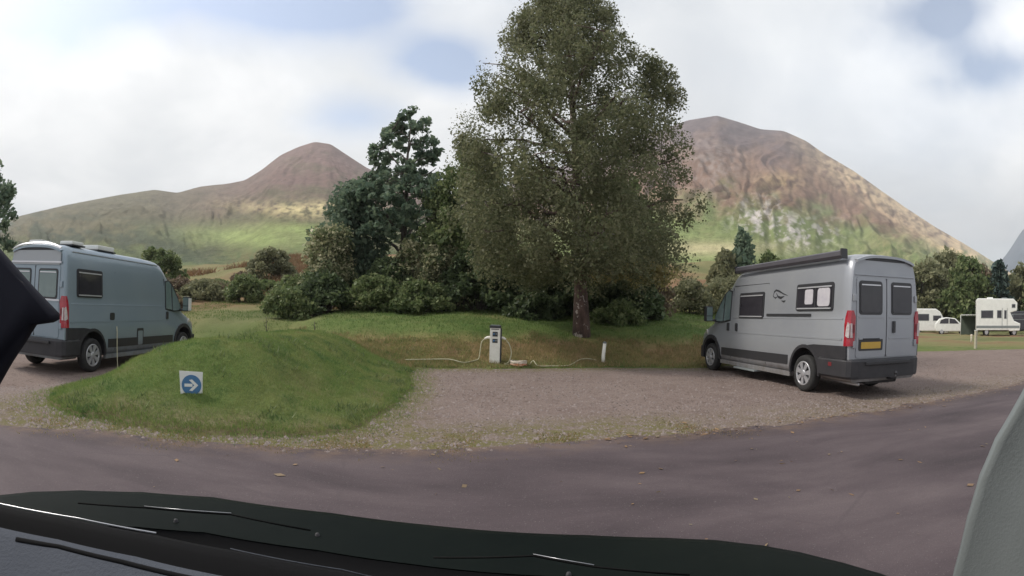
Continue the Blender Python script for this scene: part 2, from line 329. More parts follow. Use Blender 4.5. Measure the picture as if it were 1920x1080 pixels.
bn = N(t, 'ShaderNodeBump', inp={'Strength': .7, 'Distance': .06}); t.links.new(noise(t, c.outputs['Object'], 18, 5, .7), bn.inputs['Height']); t.links.new(bn.outputs[0], b.inputs['Normal'])
M['ground'] = m
me = np_mesh('grass_ground', np.stack([X, Y, Z], -1).reshape(-1, 3), grid_faces(*X.shape), [m], True, {'far': np.maximum(ss(20, 34, Dg), ss(16, 21, Dg)*ss(-3, -7, X)*.85).ravel(), 'rough': rgh.ravel(), 'worn': worn.ravel()*.9})
tag(new_obj('grass_ground', me), kind='structure')
# tarmac and gravel sheet
gx = np.arange(-34, 34.01, .2); gy = np.arange(-6, 18.01, .2); X2, Y2 = np.meshgrid(gx, gy)
FR = [(-9, 2.6), (-5.2, 3.35), (-4.3, 3.95), (-3.1, 4.3), (-1.5, 4.72), (-.55, 5.0), (.57, 5.4), (1.9, 5.72), (3.9, 6.04), (6.4, 6.4), (9, 6.7), (13, 7.3), (20, 8.0), (34, 6.0)]
fx = np.array(FR)
def roadedge(x): return np.interp(x, fx[:, 0], fx[:, 1])
def sheet(name, keep, dz, mt, attrs, step=.2):
    V = np.stack([X2, Y2, base(X2, Y2)+dz], -1).reshape(-1, 3); F = grid_faces(*X2.shape); c = V[F].mean(1); k = keep(c[:, 0], c[:, 1]); F = F[k]
    return np_mesh(name, V, F, [mt], True, attrs(X2.ravel(), Y2.ravel()))
m = bpy.data.materials.new('gravel'); m.use_nodes = True; t = m.node_tree; b = t.nodes['Principled BSDF']; b.inputs['Roughness'].default_value = .95; b.inputs['Specular IOR Level'].default_value = .2
c = N(t, 'ShaderNodeTexCoord'); n1 = noise(t, c.outputs['Object'], .8, 4, .6); n2 = noise(t, c.outputs['Object'], 34, 4, .75); ms = N(t, 'ShaderNodeAttribute', attribute_name='moss')
n2b = noise(t, c.outputs['Object'], 9, 4, .7)
g = ramp(t, n2, [(.30, (.115, .085, .075)), (.5, (.22, .17, .15)), (.72, (.35, .285, .25))])
g = mixcol(t, ramp(t, n1, [(.35, .0), (.7, .5)]), g, (.165, .12, .105))
g = mixcol(t, ramp(t, n2b, [(.55, 0.0), (.66, .75)]), g, (.085, .062, .054)); g = mixcol(t, ramp(t, noise(t, c.outputs['Object'], 1.7, 5, .7, .5, (3, 8, 0)), [(.52, 0.0), (.68, .45)]), g, (.12, .085, .075))
mo = math_node(t, 'MULTIPLY', ms.outputs['Fac'], ramp(t, noise(t, c.outputs['Object'], 3.5, 5, .75), [(.36, 0.0), (.58, 1.0)]))
g = mixcol(t, mo, g, ramp(t, n2, [(.3, (.10, .095, .035)), (.7, (.19, .165, .075))]))
t.links.new(g, b.inputs['Base Color']); bn = N(t, 'ShaderNodeBump', inp={'Strength': .9, 'Distance': .025}); t.links.new(n2, bn.inputs['Height']); t.links.new(bn.outputs[0], b.inputs['Normal'])
def mossf(x, y):
    h_ = hard_sd(x, y); e = y-roadedge(x)
    a = ss(.9, .1, h_)*.9; b_ = ss(1.4, .15, np.abs(e-.3))*(ss(-1, 0, -(x-1.8))*1.0+.35*ss(1, 4, x)); return {'moss': np.clip(a+b_, 0, 1)*(1-ss(9, 14, x)*.7)}
tag(new_obj('gravel_pitch', sheet('gravel_pitch', lambda x, y: (y > roadedge(x)-.4) & (y < yback(x)+1.2), .0, m, mossf)), kind='structure')
# tarmac with an irregular edge, its own fine strip grid
xs = np.arange(-34, 34.01, .1); tt = np.concatenate([-np.array([0, .02, .06, .15, .3, .6, 1, 1.6, 2.4, 3.4, 5, 8, 12])])
X3, T3 = np.meshgrid(xs, tt); edge = roadedge(xs)+fbm(xs*1.4, xs*0+3, 4)*.35+fbm(xs*7, xs*0+9, 3)*.10
Y3 = edge[None, :]+T3
m = bpy.data.materials.new('tarmac'); m.use_nodes = True; t = m.node_tree; b = t.nodes['Principled BSDF']; b.inputs['Roughness'].default_value = .85; b.inputs['Specular IOR Level'].default_value = .3
c = N(t, 'ShaderNodeTexCoord'); mp = N(t, 'ShaderNodeMapping'); mp.inputs[3].default_value = (.35, 1, 1); mp.inputs[2].default_value = (0, 0, -.12); t.links.new(c.outputs['Object'], mp.inputs[0])
n1 = noise(t, mp.outputs[0], 1.1, 5, .6, .3); n2 = noise(t, c.outputs['Object'], 60, 3, .8); e = N(t, 'ShaderNodeAttribute', attribute_name='edge')
g = ramp(t, n1, [(.32, (.050, .037, .041)), (.5, (.084, .063, .068)), (.68, (.125, .097, .10))])
g = mixcol(t, ramp(t, n2, [(.38, 0.0), (.62, .30)]), g, (.034, .03, .034))
g = mixcol(t, ramp(t, n2, [(.60, 0.0), (.70, .7)]), g, (.21, .175, .172))
g = mixcol(t, math_node(t, 'MULTIPLY', e.outputs['Fac'], ramp(t, noise(t, c.outputs['Object'], 4, 5, .75), [(.38, 0.0), (.6, .9)])), g, (.145, .098, .072))
vor = N(t, 'ShaderNodeTexVoronoi', feature='DISTANCE_TO_EDGE', inp={'Scale': .55}); wv = N(t, 'ShaderNodeMapping'); t.links.new(c.outputs['Object'], wv.inputs[0])
t.links.new(mixcol(t, .12, c.outputs['Object'], N(t, 'ShaderNodeTexNoise', inp={'Scale': 3.0}).outputs['Color']), vor.inputs['Vector'])
g = mixcol(t, math_node(t, 'MULTIPLY', ramp(t, vor.outputs[0], [(0.0, 1.0), (.012, 0.0)]), ramp(t, n1, [(.5, 0.0), (.62, .22)])), g, (.03, .026, .03))
t.links.new(g, b.inputs['Base Color']); bn = N(t, 'ShaderNodeBump', inp={'Strength': .5, 'Distance': .01}); t.links.new(n2, bn.inputs['Height']); t.links.new(bn.outputs[0], b.inputs['Normal'])
me = np_mesh('tarmac_road', np.stack([X3, Y3, base(X3, Y3)+.006+.004*ss(0, .3, -T3)], -1).reshape(-1, 3), grid_faces(*X3.shape), [m], True, {'edge': ss(.5, .0, -T3).ravel()})
tag(new_obj('tarmac_road', me), kind='structure')
# ------------------------------------------------------------------ hills
hillm = bpy.data.materials.new('hill_vegetation'); hillm.use_nodes = True; t = hillm.node_tree; b = t.nodes['Principled BSDF']; b.inputs['Roughness'].default_value = .97; b.inputs['Specular IOR Level'].default_value = .1
c = N(t, 'ShaderNodeTexCoord'); at = N(t, 'ShaderNodeAttribute', attribute_name='Col'); n = noise(t, c.outputs['Object'], .05, 6, .7); n_b = noise(t, c.outputs['Object'], .012, 5, .6)
n_c = noise(t, c.outputs['Object'], .22, 5, .75)
v = math_node(t, 'ADD', math_node(t, 'ADD', math_node(t, 'MULTIPLY', n, .45), math_node(t, 'MULTIPLY', n_c, .4)), math_node(t, 'MULTIPLY', n_b, .45))
mm = N(t, 'ShaderNodeVectorMath', operation='SCALE'); t.links.new(at.outputs['Color'], mm.inputs[0]); t.links.new(ramp(t, v, [(.42, .60), (.9, 1.45)]), mm.inputs['Scale'])
t.links.new(mm.outputs[0], b.inputs['Base Color'])
bn = N(t, 'ShaderNodeBump', inp={'Strength': .8, 'Distance': 7.0}); t.links.new(v, bn.inputs['Height']); t.links.new(bn.outputs[0], b.inputs['Normal'])
def lerp3(a, b_, f): return a*(1-f[..., None])+b_*f[..., None]
def hill(name, ridge, R0, Rr, colf, az0, az1, daz=.16, rough=1.0, nt_=150, pw=1.5, back=.5, seed=0):
    rg = np.array(ridge); a = np.arange(az0, az1+.01, daz); tq = np.concatenate([np.linspace(0, 1, nt_)**1.15, 1+np.linspace(.03, back, 14)])
    el = np.interp(a, rg[:, 0], rg[:, 1]); k = np.hanning(9); k /= k.sum(); el = np.convolve(np.pad(el, 4, 'edge'), k, 'valid')
    Rg = Rr(a) if callable(Rr) else np.full(a.shape, float(Rr))
    A, T = np.meshgrid(np.radians(a), tq); EL = el[None, :]; RG = Rg[None, :]
    D = R0+(RG-R0)*T; zb = height(R0*np.sin(A[:1])*np.ones_like(A[:1]), R0*np.cos(A[:1]))-.6
    zr = CAMH+RG*np.tan(np.radians(EL))
    tc_ = np.clip(T, 0, 1); prof = .42*tc_+.58*tc_**pw
    Zh = zb+(zr-zb)*prof
    Zh = np.where(T > 1, zr-(T-1)*RG*.55, Zh)
    a_ = np.degrees(A)
    env = np.clip(tc_*(1.0-tc_)*4, 0, 1)**.7*.9+.035
    warp = fbm(a_*.10+seed, T*2.2, 4)*5
    gul = np.abs(fbm(a_*.33+warp+seed, T*1.3+seed, 5, .55))*2
    big = fbm(a_*.08+seed*2, T*2.5, 4)
    Zh = Zh+(RG/1000)*rough*(env*(gul*26-8+big*60)+(fbm(a_*1.6, T*22+seed, 4)*5)*np.minimum(env*2, 1))*np.minimum(T*3, 1)
    XX = D*np.sin(A); YY = D*np.cos(A)
    el_now = np.degrees(np.arctan2(Zh-CAMH, D))
    C = colf(a_, T, EL, el_now, gul, big)
    me = np_mesh(name, np.stack([XX, YY, Zh], -1).reshape(-1, 3), grid_faces(*XX.shape), [hillm], True, {'Col': C.reshape(-1, 3)})
    return tag(new_obj(name, me), kind='structure')
def blob(a, e, a0, e0, wa, we): return np.exp(-((a-a0)/wa)**2-((e-e0)/we)**2)
def col_left(a, T, EL, e, gul, big):
    n = fbm(a*.5, e*1.2, 5, .6); n2 = fbm(a*2.2+9, e*4, 4, .6)
    low = np.array([.13, .155, .075]); mid = np.array([.15, .135, .085]); top = np.array([.205, .135, .12])
    hf = np.clip((e-3)/np.maximum(EL-3, 3)+n*.7, 0, 1)
    C = lerp3(lerp3(low*np.ones(a.shape+(3,)), mid*np.ones(a.shape+(3,)), ss(.05, .55, hf)), top*np.ones(a.shape+(3,)), ss(.45, .95, hf)*ss(-45, -24, a))
    C = lerp3(C, np.array([.065, .085, .06])*np.ones(a.shape+(3,)), .75*ss(.02, .22, n+.10)*ss(9.5, 6, e)*ss(-28, -38, a))
    sun_patch = np.clip(blob(a, e, -25, 10.2, 7, .7)+blob(a, e, -19.5, 11, 4, .5), 0, 1)*ss(-.25, .1, n2)  # straw meadow tone, brightened to paint sun breaking through cloud
    C = lerp3(C, np.array([.55, .46, .25])*np.ones(a.shape+(3,)), sun_patch*.8)
    grn = np.clip(blob(a, e, -30, 6.9, 8, 1.0)+blob(a, e, -23, 8.2, 6, .6), 0, 1)
    C = lerp3(C, np.array([.30, .36, .14])*np.ones(a.shape+(3,)), grn*.85)
    C = lerp3(C, np.array([.20, .10, .06])*np.ones(a.shape+(3,)), blob(a, e, -24, 4.6, 6, 1.0)*ss(-.1, .15, n2)*.9)
    return np.clip(C*(1+n2[..., None]*.5), .02, 1)
def col_right(a, T, EL, e, gul, big):
    n = fbm(a*.45, e*.9, 5, .6); n2 = fbm(a*1.8+9+e*.8, e*2.2-a*.3, 5, .6); hf = np.clip((e-6)/np.maximum(EL-6, 2)+n*.5, 0, 1)
    o = np.ones(a.shape+(3,))
    C = lerp3(np.array([.20, .24, .10])*o, np.array([.235, .15, .11])*o, ss(.22, .6, hf)); C = lerp3(C, np.array([.14, .105, .11])*o, ss(.6, 1.0, hf)*ss(38, 30, a))
    C = lerp3(C, np.array([.27, .215, .19])*o, blob(a, e, 22.5, 16.5, 3.5, 3)*ss(-.15, .12, n2)*.9)
    C = lerp3(C, np.array([.52, .47, .45])*o, np.clip(ss(.04, .10, n2)*(blob(a, e, 28, 10.8, 3, 1.8)+blob(a, e, 33, 8.8, 4, 1.6))+blob(a-(e-10.6)*-.6, e, 27.2, 10.6, .55, 1.4)*ss(-.2, 0, n2)+blob(a+(e-10)*.5, e, 29.5, 11, .5, 1.2)*ss(-.2, 0, n2)+blob(a+(e-9)*.6, e, 32, 9, .8, 1.4)*ss(-.2, 0, n2), 0, 1)*.85)
    C = lerp3(C, np.array([.66, .50, .31])*o, ss(4.2, .3, EL-e)*ss(30, 40, a)*.9*ss(-.3, .1, n2))  # right flank paled, sunlight on the ridge put into its colour
    C = lerp3(C, np.array([.42, .30, .17])*o, blob(a, e, 30.5, 14.5, 3, 1)*ss(-.2, .1, n2)*.8)
    C = lerp3(C, np.array([.42, .37, .22])*o, blob(a, e, 22, 7.4, 9, .8)*.9)
    C = lerp3(C, np.array([.30, .27, .15])*o, blob(a, e, 43, 7, 4, 1.6)*ss(-.2, .1, n2)*.7)
    return np.clip(C*(1+n2[..., None]*.55), .02, 1)
hill('left_hill', [(-76, 3), (-62, 5.2), (-58, 6.2), (-55.8, 7.1), (-50.5, 8.7), (-45, 10.2), (-41.1, 11.1), (-38.5, 11.0), (-36, 11.9), (-32.8, 12.5), (-31, 13.0), (-29.3, 14.2), (-27.3, 16.0), (-25.3, 17.1), (-23.5, 17.8), (-21.6, 17.7), (-19.5, 16.6), (-17, 15.3), (-12, 14.0), (-5, 12.5), (2, 10), (8, 7)], 74, 900, col_left, -76, 8, seed=2, rough=.55)
hill('right_mountain', [(-16, 8), (-10, 11), (-4, 13), (3, 15.5), (10, 18.3), (16, 20.2), (20.3, 21.5), (23.8, 21.9), (26, 21.2), (28.8, 20.2), (31.5, 19.9), (34, 18.7), (36, 17.2), (39.1, 15.3), (42, 13.1), (44.8, 11.1), (48, 9.0), (51.5, 7.0), (54.7, 5.1), (57, 3.7), (66, 1)], 76, lambda a: 1150+np.clip(a-24, 0, 60)*16, col_right, -16, 66, seed=11, rough=.8, nt_=200)
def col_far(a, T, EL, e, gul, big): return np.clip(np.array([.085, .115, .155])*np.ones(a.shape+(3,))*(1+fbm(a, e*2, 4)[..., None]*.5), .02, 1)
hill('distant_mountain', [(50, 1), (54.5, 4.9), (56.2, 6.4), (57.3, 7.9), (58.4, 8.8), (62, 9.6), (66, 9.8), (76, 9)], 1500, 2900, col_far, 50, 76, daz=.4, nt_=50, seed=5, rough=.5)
# ------------------------------------------------------------------ foliage
def leaves(cent, size, up=.3, elong=1.6):
    n = len(cent); d = RNG.normal(size=(n, 3)); d /= np.linalg.norm(d, axis=1, keepdims=True)
    q = RNG.normal(size=(n, 3)); q[:, 2] += 0; u = np.cross(d, q); u /= np.linalg.norm(u, axis=1, keepdims=True)+1e-9
    s_ = size*RNG.uniform(.45, 1.0, (n, 1))*(1+RNG.random((n, 1))**3*1.6); a = d*s_*elong*.5; b_ = u*s_*.5
    V = np.stack([cent-a, cent+b_-a*.1, cent+a, cent-b_-a*.1], 1).reshape(-1, 3)
    return V, np.arange(4*n).reshape(n, 4)
def limb_path(p, q, sag=0, k=6, wob=.06):
    p = np.array(p); q = np.array(q); L = np.linalg.norm(q-p); o = []
    for i in range(k):
        u = i/(k-1); c_ = p*(1-u)+q*u; c_[2] += math.sin(u*math.pi)*sag*L
        if 0 < i < k-1: c_ += RNG.normal(size=3)*wob*L*.5
        o.append(tuple(c_))
    return o
def tree(label, loc, h, env, nclus, per, leaf, csize, leafm, barkm='bark', tr=.2, group=None, cat='tree', name='tree', fork=.25, limbs=16, flat=1.0, droop=0, cbase=.2, twigs=True, trunk_bend=.25, lean=(0, 0), gap=0, seed=1):
    """env(u) = crown radius at relative height u in 0..1 (u=0 at cbase*h); real crown volume filled with leaf clusters hung on limbs"""
    global RNG; RNG = np.random.default_rng(seed)
    root = empty(name, loc); tag(root, label, cat, group)
    tb = MB(); H0 = cbase*h
    ax = []; off = np.zeros(2)
    for i in range(9):
        u = i/8; ax.append((off[0]+lean[0]*u*h, off[1]+lean[1]*u*h, u*h*.93-(.35 if i == 0 else 0))); off = off+RNG.normal(size=2)*trunk_bend*.16*min(h, 8)/8
    ax = np.array(ax)
    tb.tube(ax, [tr*(1.35 if i == 0 else 1)*(1-.93*(i/8))+.006 for i in range(9)], M[barkm], 12)
    def axis_at(z): return np.array([np.interp(z, ax[:, 2], ax[:, 0]), np.interp(z, ax[:, 2], ax[:, 1]), z])
    cl = []
    while len(cl) < nclus:
        u = RNG.random(); r = env(u); th = RNG.random()*2*math.pi; rho = r*math.sqrt(RNG.random())**.8
        if RNG.random() > (r/1.0)**.5/ (2.0): continue
        z = H0+u*(h-H0)
        if gap and fbm(np.array([math.cos(th)*1.7+z*.45+seed]), np.array([math.sin(th)*1.7+z*1.1]), 3)[0] < gap-.5: continue
        a_ = axis_at(z); cl.append((a_[0]+math.cos(th)*rho, a_[1]+math.sin(th)*rho, z-droop*rho*.35))
    cl = np.array(cl)
    lim = []
    for i in range(limbs):
        u = (i+.5)/limbs; z0 = H0*.75+u*(h*.86-H0*.75); th = i*2.4+RNG.random(); a_ = axis_at(z0); uu = min(1, max(0, (z0+.08*h-H0)/(h-H0))); r = env(uu)*.85
        q = axis_at(min(z0+r*(.55-droop*.4), h*.98)); q = q+np.array([math.cos(th)*r, math.sin(th)*r, 0]); pth = limb_path(a_, q, .06)
        rb = tr*(.45-.25*u); tb.tube(pth, [rb*(1-.8*j/5) for j in range(6)], M[barkm], 6, False); lim += [np.array(x) for x in pth[1:]]
    lim = np.array(lim)
    if twigs:
        step = max(1, nclus//140)
        for c_ in cl[::step]:
            d = np.linalg.norm(lim-c_, axis=1)+(lim[:, 2] > c_[2]+.5)*2; p = lim[d.argmin()]; tb.tube(limb_path(p, c_, .04, 4), [tr*.07+.004, tr*.05+.003, tr*.035+.002, .002], M[barkm], 4, False)
    tk = tb.build('trunk', root)
    # leaves
    idx = np.repeat(np.arange(nclus), per); g = RNG.normal(size=(len(idx), 3)); g /= np.linalg.norm(g, axis=1, keepdims=True); g *= (RNG.random((len(idx), 1))**.5)
    sz = RNG.uniform(.6, 1.35, nclus)*csize
    pts = cl[idx]+g*sz[idx][:, None]*np.array([1, 1, flat])
    if droop: pts[:, 2] -= RNG.random(len(pts))**2*droop*sz[idx]*1.6
    V, F = leaves(pts, leaf)
    cr = new_obj('crown', np_mesh('crown', V, F, [M[leafm]]), root)
    return root
def pw(*pts):
    xs_ = [p[0] for p in pts]; ys_ = [p[1] for p in pts]; return lambda u: float(np.interp(u, xs_, ys_))
# the big birch on the bank
bz = H(2.15, 15.3)
tree('tallest broad birch with drooping fine leaves and torn pale bark, on the bank', (2.15, 15.3, bz), 12.2,
     pw((0, 2.2), (.06, 3.3), (.2, 3.85), (.5, 3.6), (.62, 3.5), (.72, 2.6), (.85, 1.9), (1, .8)), 760, 270, .045, .44, 'leaf_birch', 'birch', .22, name='birch_tree', limbs=34, droop=.6, cbase=.185, trunk_bend=.10, lean=(-.042, 0), gap=.39, seed=4)
# low leafy bough of the birch, right of its trunk, its leaves tinted pale yellow to look sunlit
bt = bpy.data.objects['birch_tree']; RNG = np.random.default_rng(31); q = MB(); pb = limb_path((.05, -.1, 1.75), (2.5, -1.6, 1.75), .05, 7, .03); q.tube(pb, [.06, .05, .042, .034, .026, .016, .006], M['birch'], 6)
cl = []
for i in range(60):
    u = RNG.uniform(.3, 1.0); p_ = np.array(pb[int(u*6)]); c_ = p_+np.array([RNG.normal()*.18, RNG.normal()*.28, -abs(RNG.normal())*.22+.12]); cl.append(c_); 
    if i % 2 == 0: q.tube([tuple(p_), tuple((p_+c_)/2+[0, 0, .05]), tuple(c_)], [.010, .006, .003], M['birch'], 4, False)
q.build('low_bough', bt); cl = np.array(cl); idx = np.repeat(np.arange(60), 45); V, F = leaves(cl[idx]+RNG.normal(size=(len(idx), 3))*.10, .055)
new_obj('bough_leaves', np_mesh('bough_leaves', V, F, [leafmat('sunlit_tinted_leaves', [(.20, .20, .08), (.38, .34, .15), (.55, .47, .26)], .5)]), bt)
# dark clumped tree behind its left shoulder
tree('dark blue green tree with tiered leaf clumps, pointed top, left of the birch', (-5.1, 23.4, H(-5.1, 23.4)), 9.5,
     pw((0, 2.2), (.15, 3.2), (.38, 2.9), (.50, 1.9), (.72, 1.8), (.86, 1.2), (1, .45)), 400, 38, .125, .30, 'leaf_dark', 'bark', .21, name='dark_tree', limbs=18, flat=.6, cbase=.24, gap=.50, seed=9)
tree('bushy dark green tree with low rounded crown, left of the tiered tree', (-7.6, 22.9, H(-7.6, 22.9)), 5.9, pw((0, 1.3), (.3, 1.85), (.7, 1.35), (1, .3)), 130, 170, .10, .48, 'leaf_dark', 'bark', .11, name='dark_tree', limbs=10, cbase=.12, gap=.25, seed=12)
tree('leafy green tree filling the space between the tiered tree and the birch', (-2.2, 22.2, H(-2.2, 22.2)), 7.2, pw((0, 1.4), (.3, 2.2), (.7, 1.7), (1, .4)), 160, 190, .09, .5, 'leaf_shrub', 'bark', .12, name='leafy_tree', limbs=12, cbase=.10, gap=.25, seed=13)
tree('green tree whose right side shows behind the trunk and lower boughs of the birch', (4.6, 21.5, H(4.6, 21.5)), 6.0, pw((0, 1.3), (.3, 2.0), (.7, 1.5), (1, .3)), 130, 160, .09, .5, 'leaf_shrub', 'bark', .12, name='leafy_tree', limbs=12, cbase=.10, gap=.25, seed=14)
# edge-of-frame tree, far left
tree('blue green tree cut by the left photo edge, above the blue grey van', (-20.6, 12.1, H(-20.6, 12.1)), 6.4, pw((0, .6), (.3, 1.5), (.7, 1.15), (1, .3)), 60, 90, .10, .34, 'leaf_dark', 'bark', .12, name='edge_tree', limbs=10, cbase=.35, gap=.36, seed=21)
def shrub(label, x, y, h, r, leafm, n=70, per=120, leaf=.08, group='shrubs under and beside the trees', name='shrub', seed=1, cat='shrub', flat=.8, cs=.3):
    global RNG; RNG = np.random.default_rng(seed); z = H(x, y); root = empty(name, (x, y, z)); tag(root, label, cat, group)
    sb = MB(); cl = []
    for i in range(n):
        th = RNG.random()*2*math.pi; u = RNG.random()**.8; rr_ = r*math.sqrt(RNG.random())*(1-.55*u**2); cl.append((math.cos(th)*rr_, math.sin(th)*rr_, .12*h+u*h*.82*(1-.25*(rr_/r)**2)))
    cl = np.array(cl)
    for c_ in cl[::4]: sb.tube(limb_path((c_[0]*.12, c_[1]*.12, -.1), c_, .03, 4), [.022, .016, .01, .004], M['bark'], 4, False)
    sb.build('stems', root)
    idx = np.repeat(np.arange(n), per); g = RNG.normal(size=(len(idx), 3)); g /= np.linalg.norm(g, axis=1, keepdims=True); g *= RNG.random((len(idx), 1))**.45
    V, F = leaves(cl[idx]+g*cs*np.array([1, 1, flat])*RNG.uniform(.6, 1.3, n)[idx][:, None], leaf)
    V[:, 2] = np.maximum(V[:, 2], -.1)
    new_obj('foliage', np_mesh('foliage', V, F, [M[leafm]]), root); return root
SH = [
 ('pale cream shrub at the left end of the tree group, above the dark undergrowth', -7.7, 20.5, 3.7, 1.2, 'leaf_pale', 80, 120, .085),
 ('dark green shrub below the pale cream one, at the left end of the undergrowth', -7.4, 19.0, 1.7, 1.2, 'leaf_under', 70, 150, .08),
 ('rounded green shrub spreading left onto the open rough grass', -8.2, 17.6, 1.15, 1.0, 'leaf_shrub', 50, 140, .07),
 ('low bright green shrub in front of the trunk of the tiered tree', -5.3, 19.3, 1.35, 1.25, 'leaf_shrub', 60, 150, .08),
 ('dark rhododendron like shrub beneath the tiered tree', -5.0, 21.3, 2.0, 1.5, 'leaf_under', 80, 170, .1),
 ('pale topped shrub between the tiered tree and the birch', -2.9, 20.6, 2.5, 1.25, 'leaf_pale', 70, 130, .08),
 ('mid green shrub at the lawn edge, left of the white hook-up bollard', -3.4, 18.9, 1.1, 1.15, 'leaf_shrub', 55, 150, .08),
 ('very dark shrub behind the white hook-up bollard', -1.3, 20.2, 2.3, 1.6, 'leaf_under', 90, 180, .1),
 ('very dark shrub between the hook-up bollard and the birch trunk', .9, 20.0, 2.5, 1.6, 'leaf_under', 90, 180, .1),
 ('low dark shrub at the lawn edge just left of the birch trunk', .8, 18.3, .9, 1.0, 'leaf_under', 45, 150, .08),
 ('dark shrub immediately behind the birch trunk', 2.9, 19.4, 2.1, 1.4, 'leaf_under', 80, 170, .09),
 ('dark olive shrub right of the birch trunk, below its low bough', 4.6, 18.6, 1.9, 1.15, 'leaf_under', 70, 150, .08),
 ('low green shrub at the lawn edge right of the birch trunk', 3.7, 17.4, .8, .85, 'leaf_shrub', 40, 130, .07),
 ('brownish shrub hanging under the right edge of the birch crown', 5.6, 19.6, 2.2, .8, 'leaf_red', 50, 120, .07),
 ('olive shrub left of the grey van cab, first beyond the birch crown', 8.6, 23.6, 1.7, 1.3, 'leaf_olive', 60, 130, .08),
 ('brown green shrub directly left of the grey van cab', 10.9, 24.4, 1.9, 1.5, 'leaf_olive', 70, 130, .08),
 ('darker shrub whose top shows over the grey van cab', 13.2, 25.4, 2.6, 1.5, 'leaf_shrub', 70, 140, .09),
 ('reddish brown shrub on the rough slope left of the tree group', -11.3, 24.8, 1.0, 1.2, 'leaf_red', 60, 130, .08),
 ('dark green shrub in the bracken, halfway from trees to blue grey van', -13.4, 23.2, 1.3, 1.0, 'leaf_shrub', 60, 130, .08),
 ('olive shrub among the bracken, nearer the blue grey van', -16.2, 23.4, 1.0, 1.4, 'leaf_olive', 60, 130, .08),
 ('low brown shrub on the slope just right of the blue grey van roof', -18.6, 24.0, 1.2, 1.5, 'leaf_red', 55, 120, .08),
 ('green shrub far up the slope behind the bracken', -17.5, 34, 2.4, 2.0, 'leaf_olive', 70, 120, .12),
 ('dark green shrub far up the slope, above the roof of the blue grey van', -27.5, 33, 2.8, 2.4, 'leaf_shrub', 70, 120, .13),
 ('pale leaved shrub low beside the trunk of the tiered tree', -4.2, 20.9, 2.9, .9, 'leaf_pale', 50, 110, .08),
 ('low green shrub on the slope left of the pale cream shrub', -9.9, 21.9, 1.4, 1.2, 'leaf_shrub', 55, 130, .08),
]
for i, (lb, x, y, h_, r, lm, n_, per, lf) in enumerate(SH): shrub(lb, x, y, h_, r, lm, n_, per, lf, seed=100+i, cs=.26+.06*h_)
RNG = np.random.default_rng(55); sc_ = []
for i in range(15): sc_.append((RNG.uniform(-40, -19), RNG.uniform(21, 40), RNG.uniform(.35, .8), RNG.uniform(.8, 1.5)))
sc_.sort(); words = ['leftmost', 'second from left', 'third from left', 'fourth from left', 'fifth from left', 'sixth from left', 'seventh from left', 'middle one', 'seventh from right', 'sixth from right', 'fifth from right', 'fourth from right', 'third from right', 'second from right', 'rightmost']
for i, (a_, D, h_, r) in enumerate(sc_):
    k_ = i % 4; shrub('low %s scrub bush, %s of the scrub bushes on the left slope' % (('olive', 'reddish brown', 'pale olive', 'green')[k_], words[i]), D*math.sin(a_*D2R), D*math.cos(a_*D2R), h_, r, ('leaf_olive', 'leaf_red', 'leaf_olive', 'leaf_shrub')[k_], 40, 100, .10, 'scrub bushes on the left slope', 'scrub_bush', 300+i, 'bush', .6, .35)
# far trees on the right
FT_ = .93
FT = [
 ('broad olive tree just right of the grey van, behind the small white campervan', 46, 62, 8.2, 4.2, 'leaf_olive'),
 ('taller olive green tree behind the gap between campervan and white car', 49.0, 66, 9.5, 4.0, 'leaf_olive'),
 ('dark green tree with a rounded top left of the white motorhome', 51.2, 60, 7.8, 3.4, 'leaf_shrub'),
 ('slim reddish brown tree above the left end of the white motorhome', 53.2, 68, 7.6, 2.4, 'leaf_red'),
 ('blue green conifer rising behind the white motorhome', 54.9, 60, 7.4, 2.0, 'leaf_teal'),
 ('olive tree at the right edge of the photo, behind the motorhome cab', 57.3, 64, 7.0, 3.2, 'leaf_olive'),
 ('green tree at the far right edge of the photo', 60.2, 60, 7.2, 3.2, 'leaf_shrub'),
 ('dark low tree hidden mostly behind the grey van, its top beside the van roof', 43.6, 64, 7.2, 3.6, 'leaf_shrub'),
 ('small upright conifer above the roof line of the grey van cab', 26.0, 48, 4.8, 1.3, 'leaf_dark'),
 ('small bushy tree left of the upright conifer, above the grey van cab', 24.0, 47, 3.0, 1.4, 'leaf_olive'),
 ('broad low tree right of the upright conifer, mostly behind the grey van roof', 29.0, 50, 3.4, 2.2, 'leaf_shrub'),
]
for i, (lb, a_, D, h_, r, lm) in enumerate(FT):
    x, y = D*math.sin(a_*D2R), D*math.cos(a_*D2R); con = 'conifer' in lb
    h_ *= FT_ if a_ > 40 else 1
    tree(lb, (x, y, H(x, y)), h_, pw((0, r), (.5, r*.55), (1, .1)) if con else pw((0, r*.7), (.35, r), (.75, r*.72), (1, r*.2)), 110, 45, .30, .28*r**.5+.25, lm, 'bark', .16, name='conifer_tree' if con else 'far_tree', limbs=8, cbase=.06, group='trees on the far side of the site', seed=200+i)
# saplings on the rough grass
for lb, x, y, h_ in (('thin bare dark sapling standing alone on the rough grass behind the mound', -7.6, 14.6, 1.0), ('shorter bare sapling right of the taller one behind the mound', -6.0, 14.8, .45)):
    sb = MB(); z = H(x, y)
    sb.tube([(0, 0, -.1), (.02, 0, h_*.5), (-.01, .01, h_)], [.022, .016, .007], M['bark'], 6)
    for q in range(3): sb.tube([(0, 0, h_*(.5+.15*q)), (.08*(-1)**q, .02, h_*(.62+.15*q)), (.12*(-1)**q, .03, h_*(.8+.12*q))], [.007, .005, .002], M['bark'], 4)
    tag(sb.build('sapling', None, (x, y, z)), lb, 'sapling', 'bare saplings')
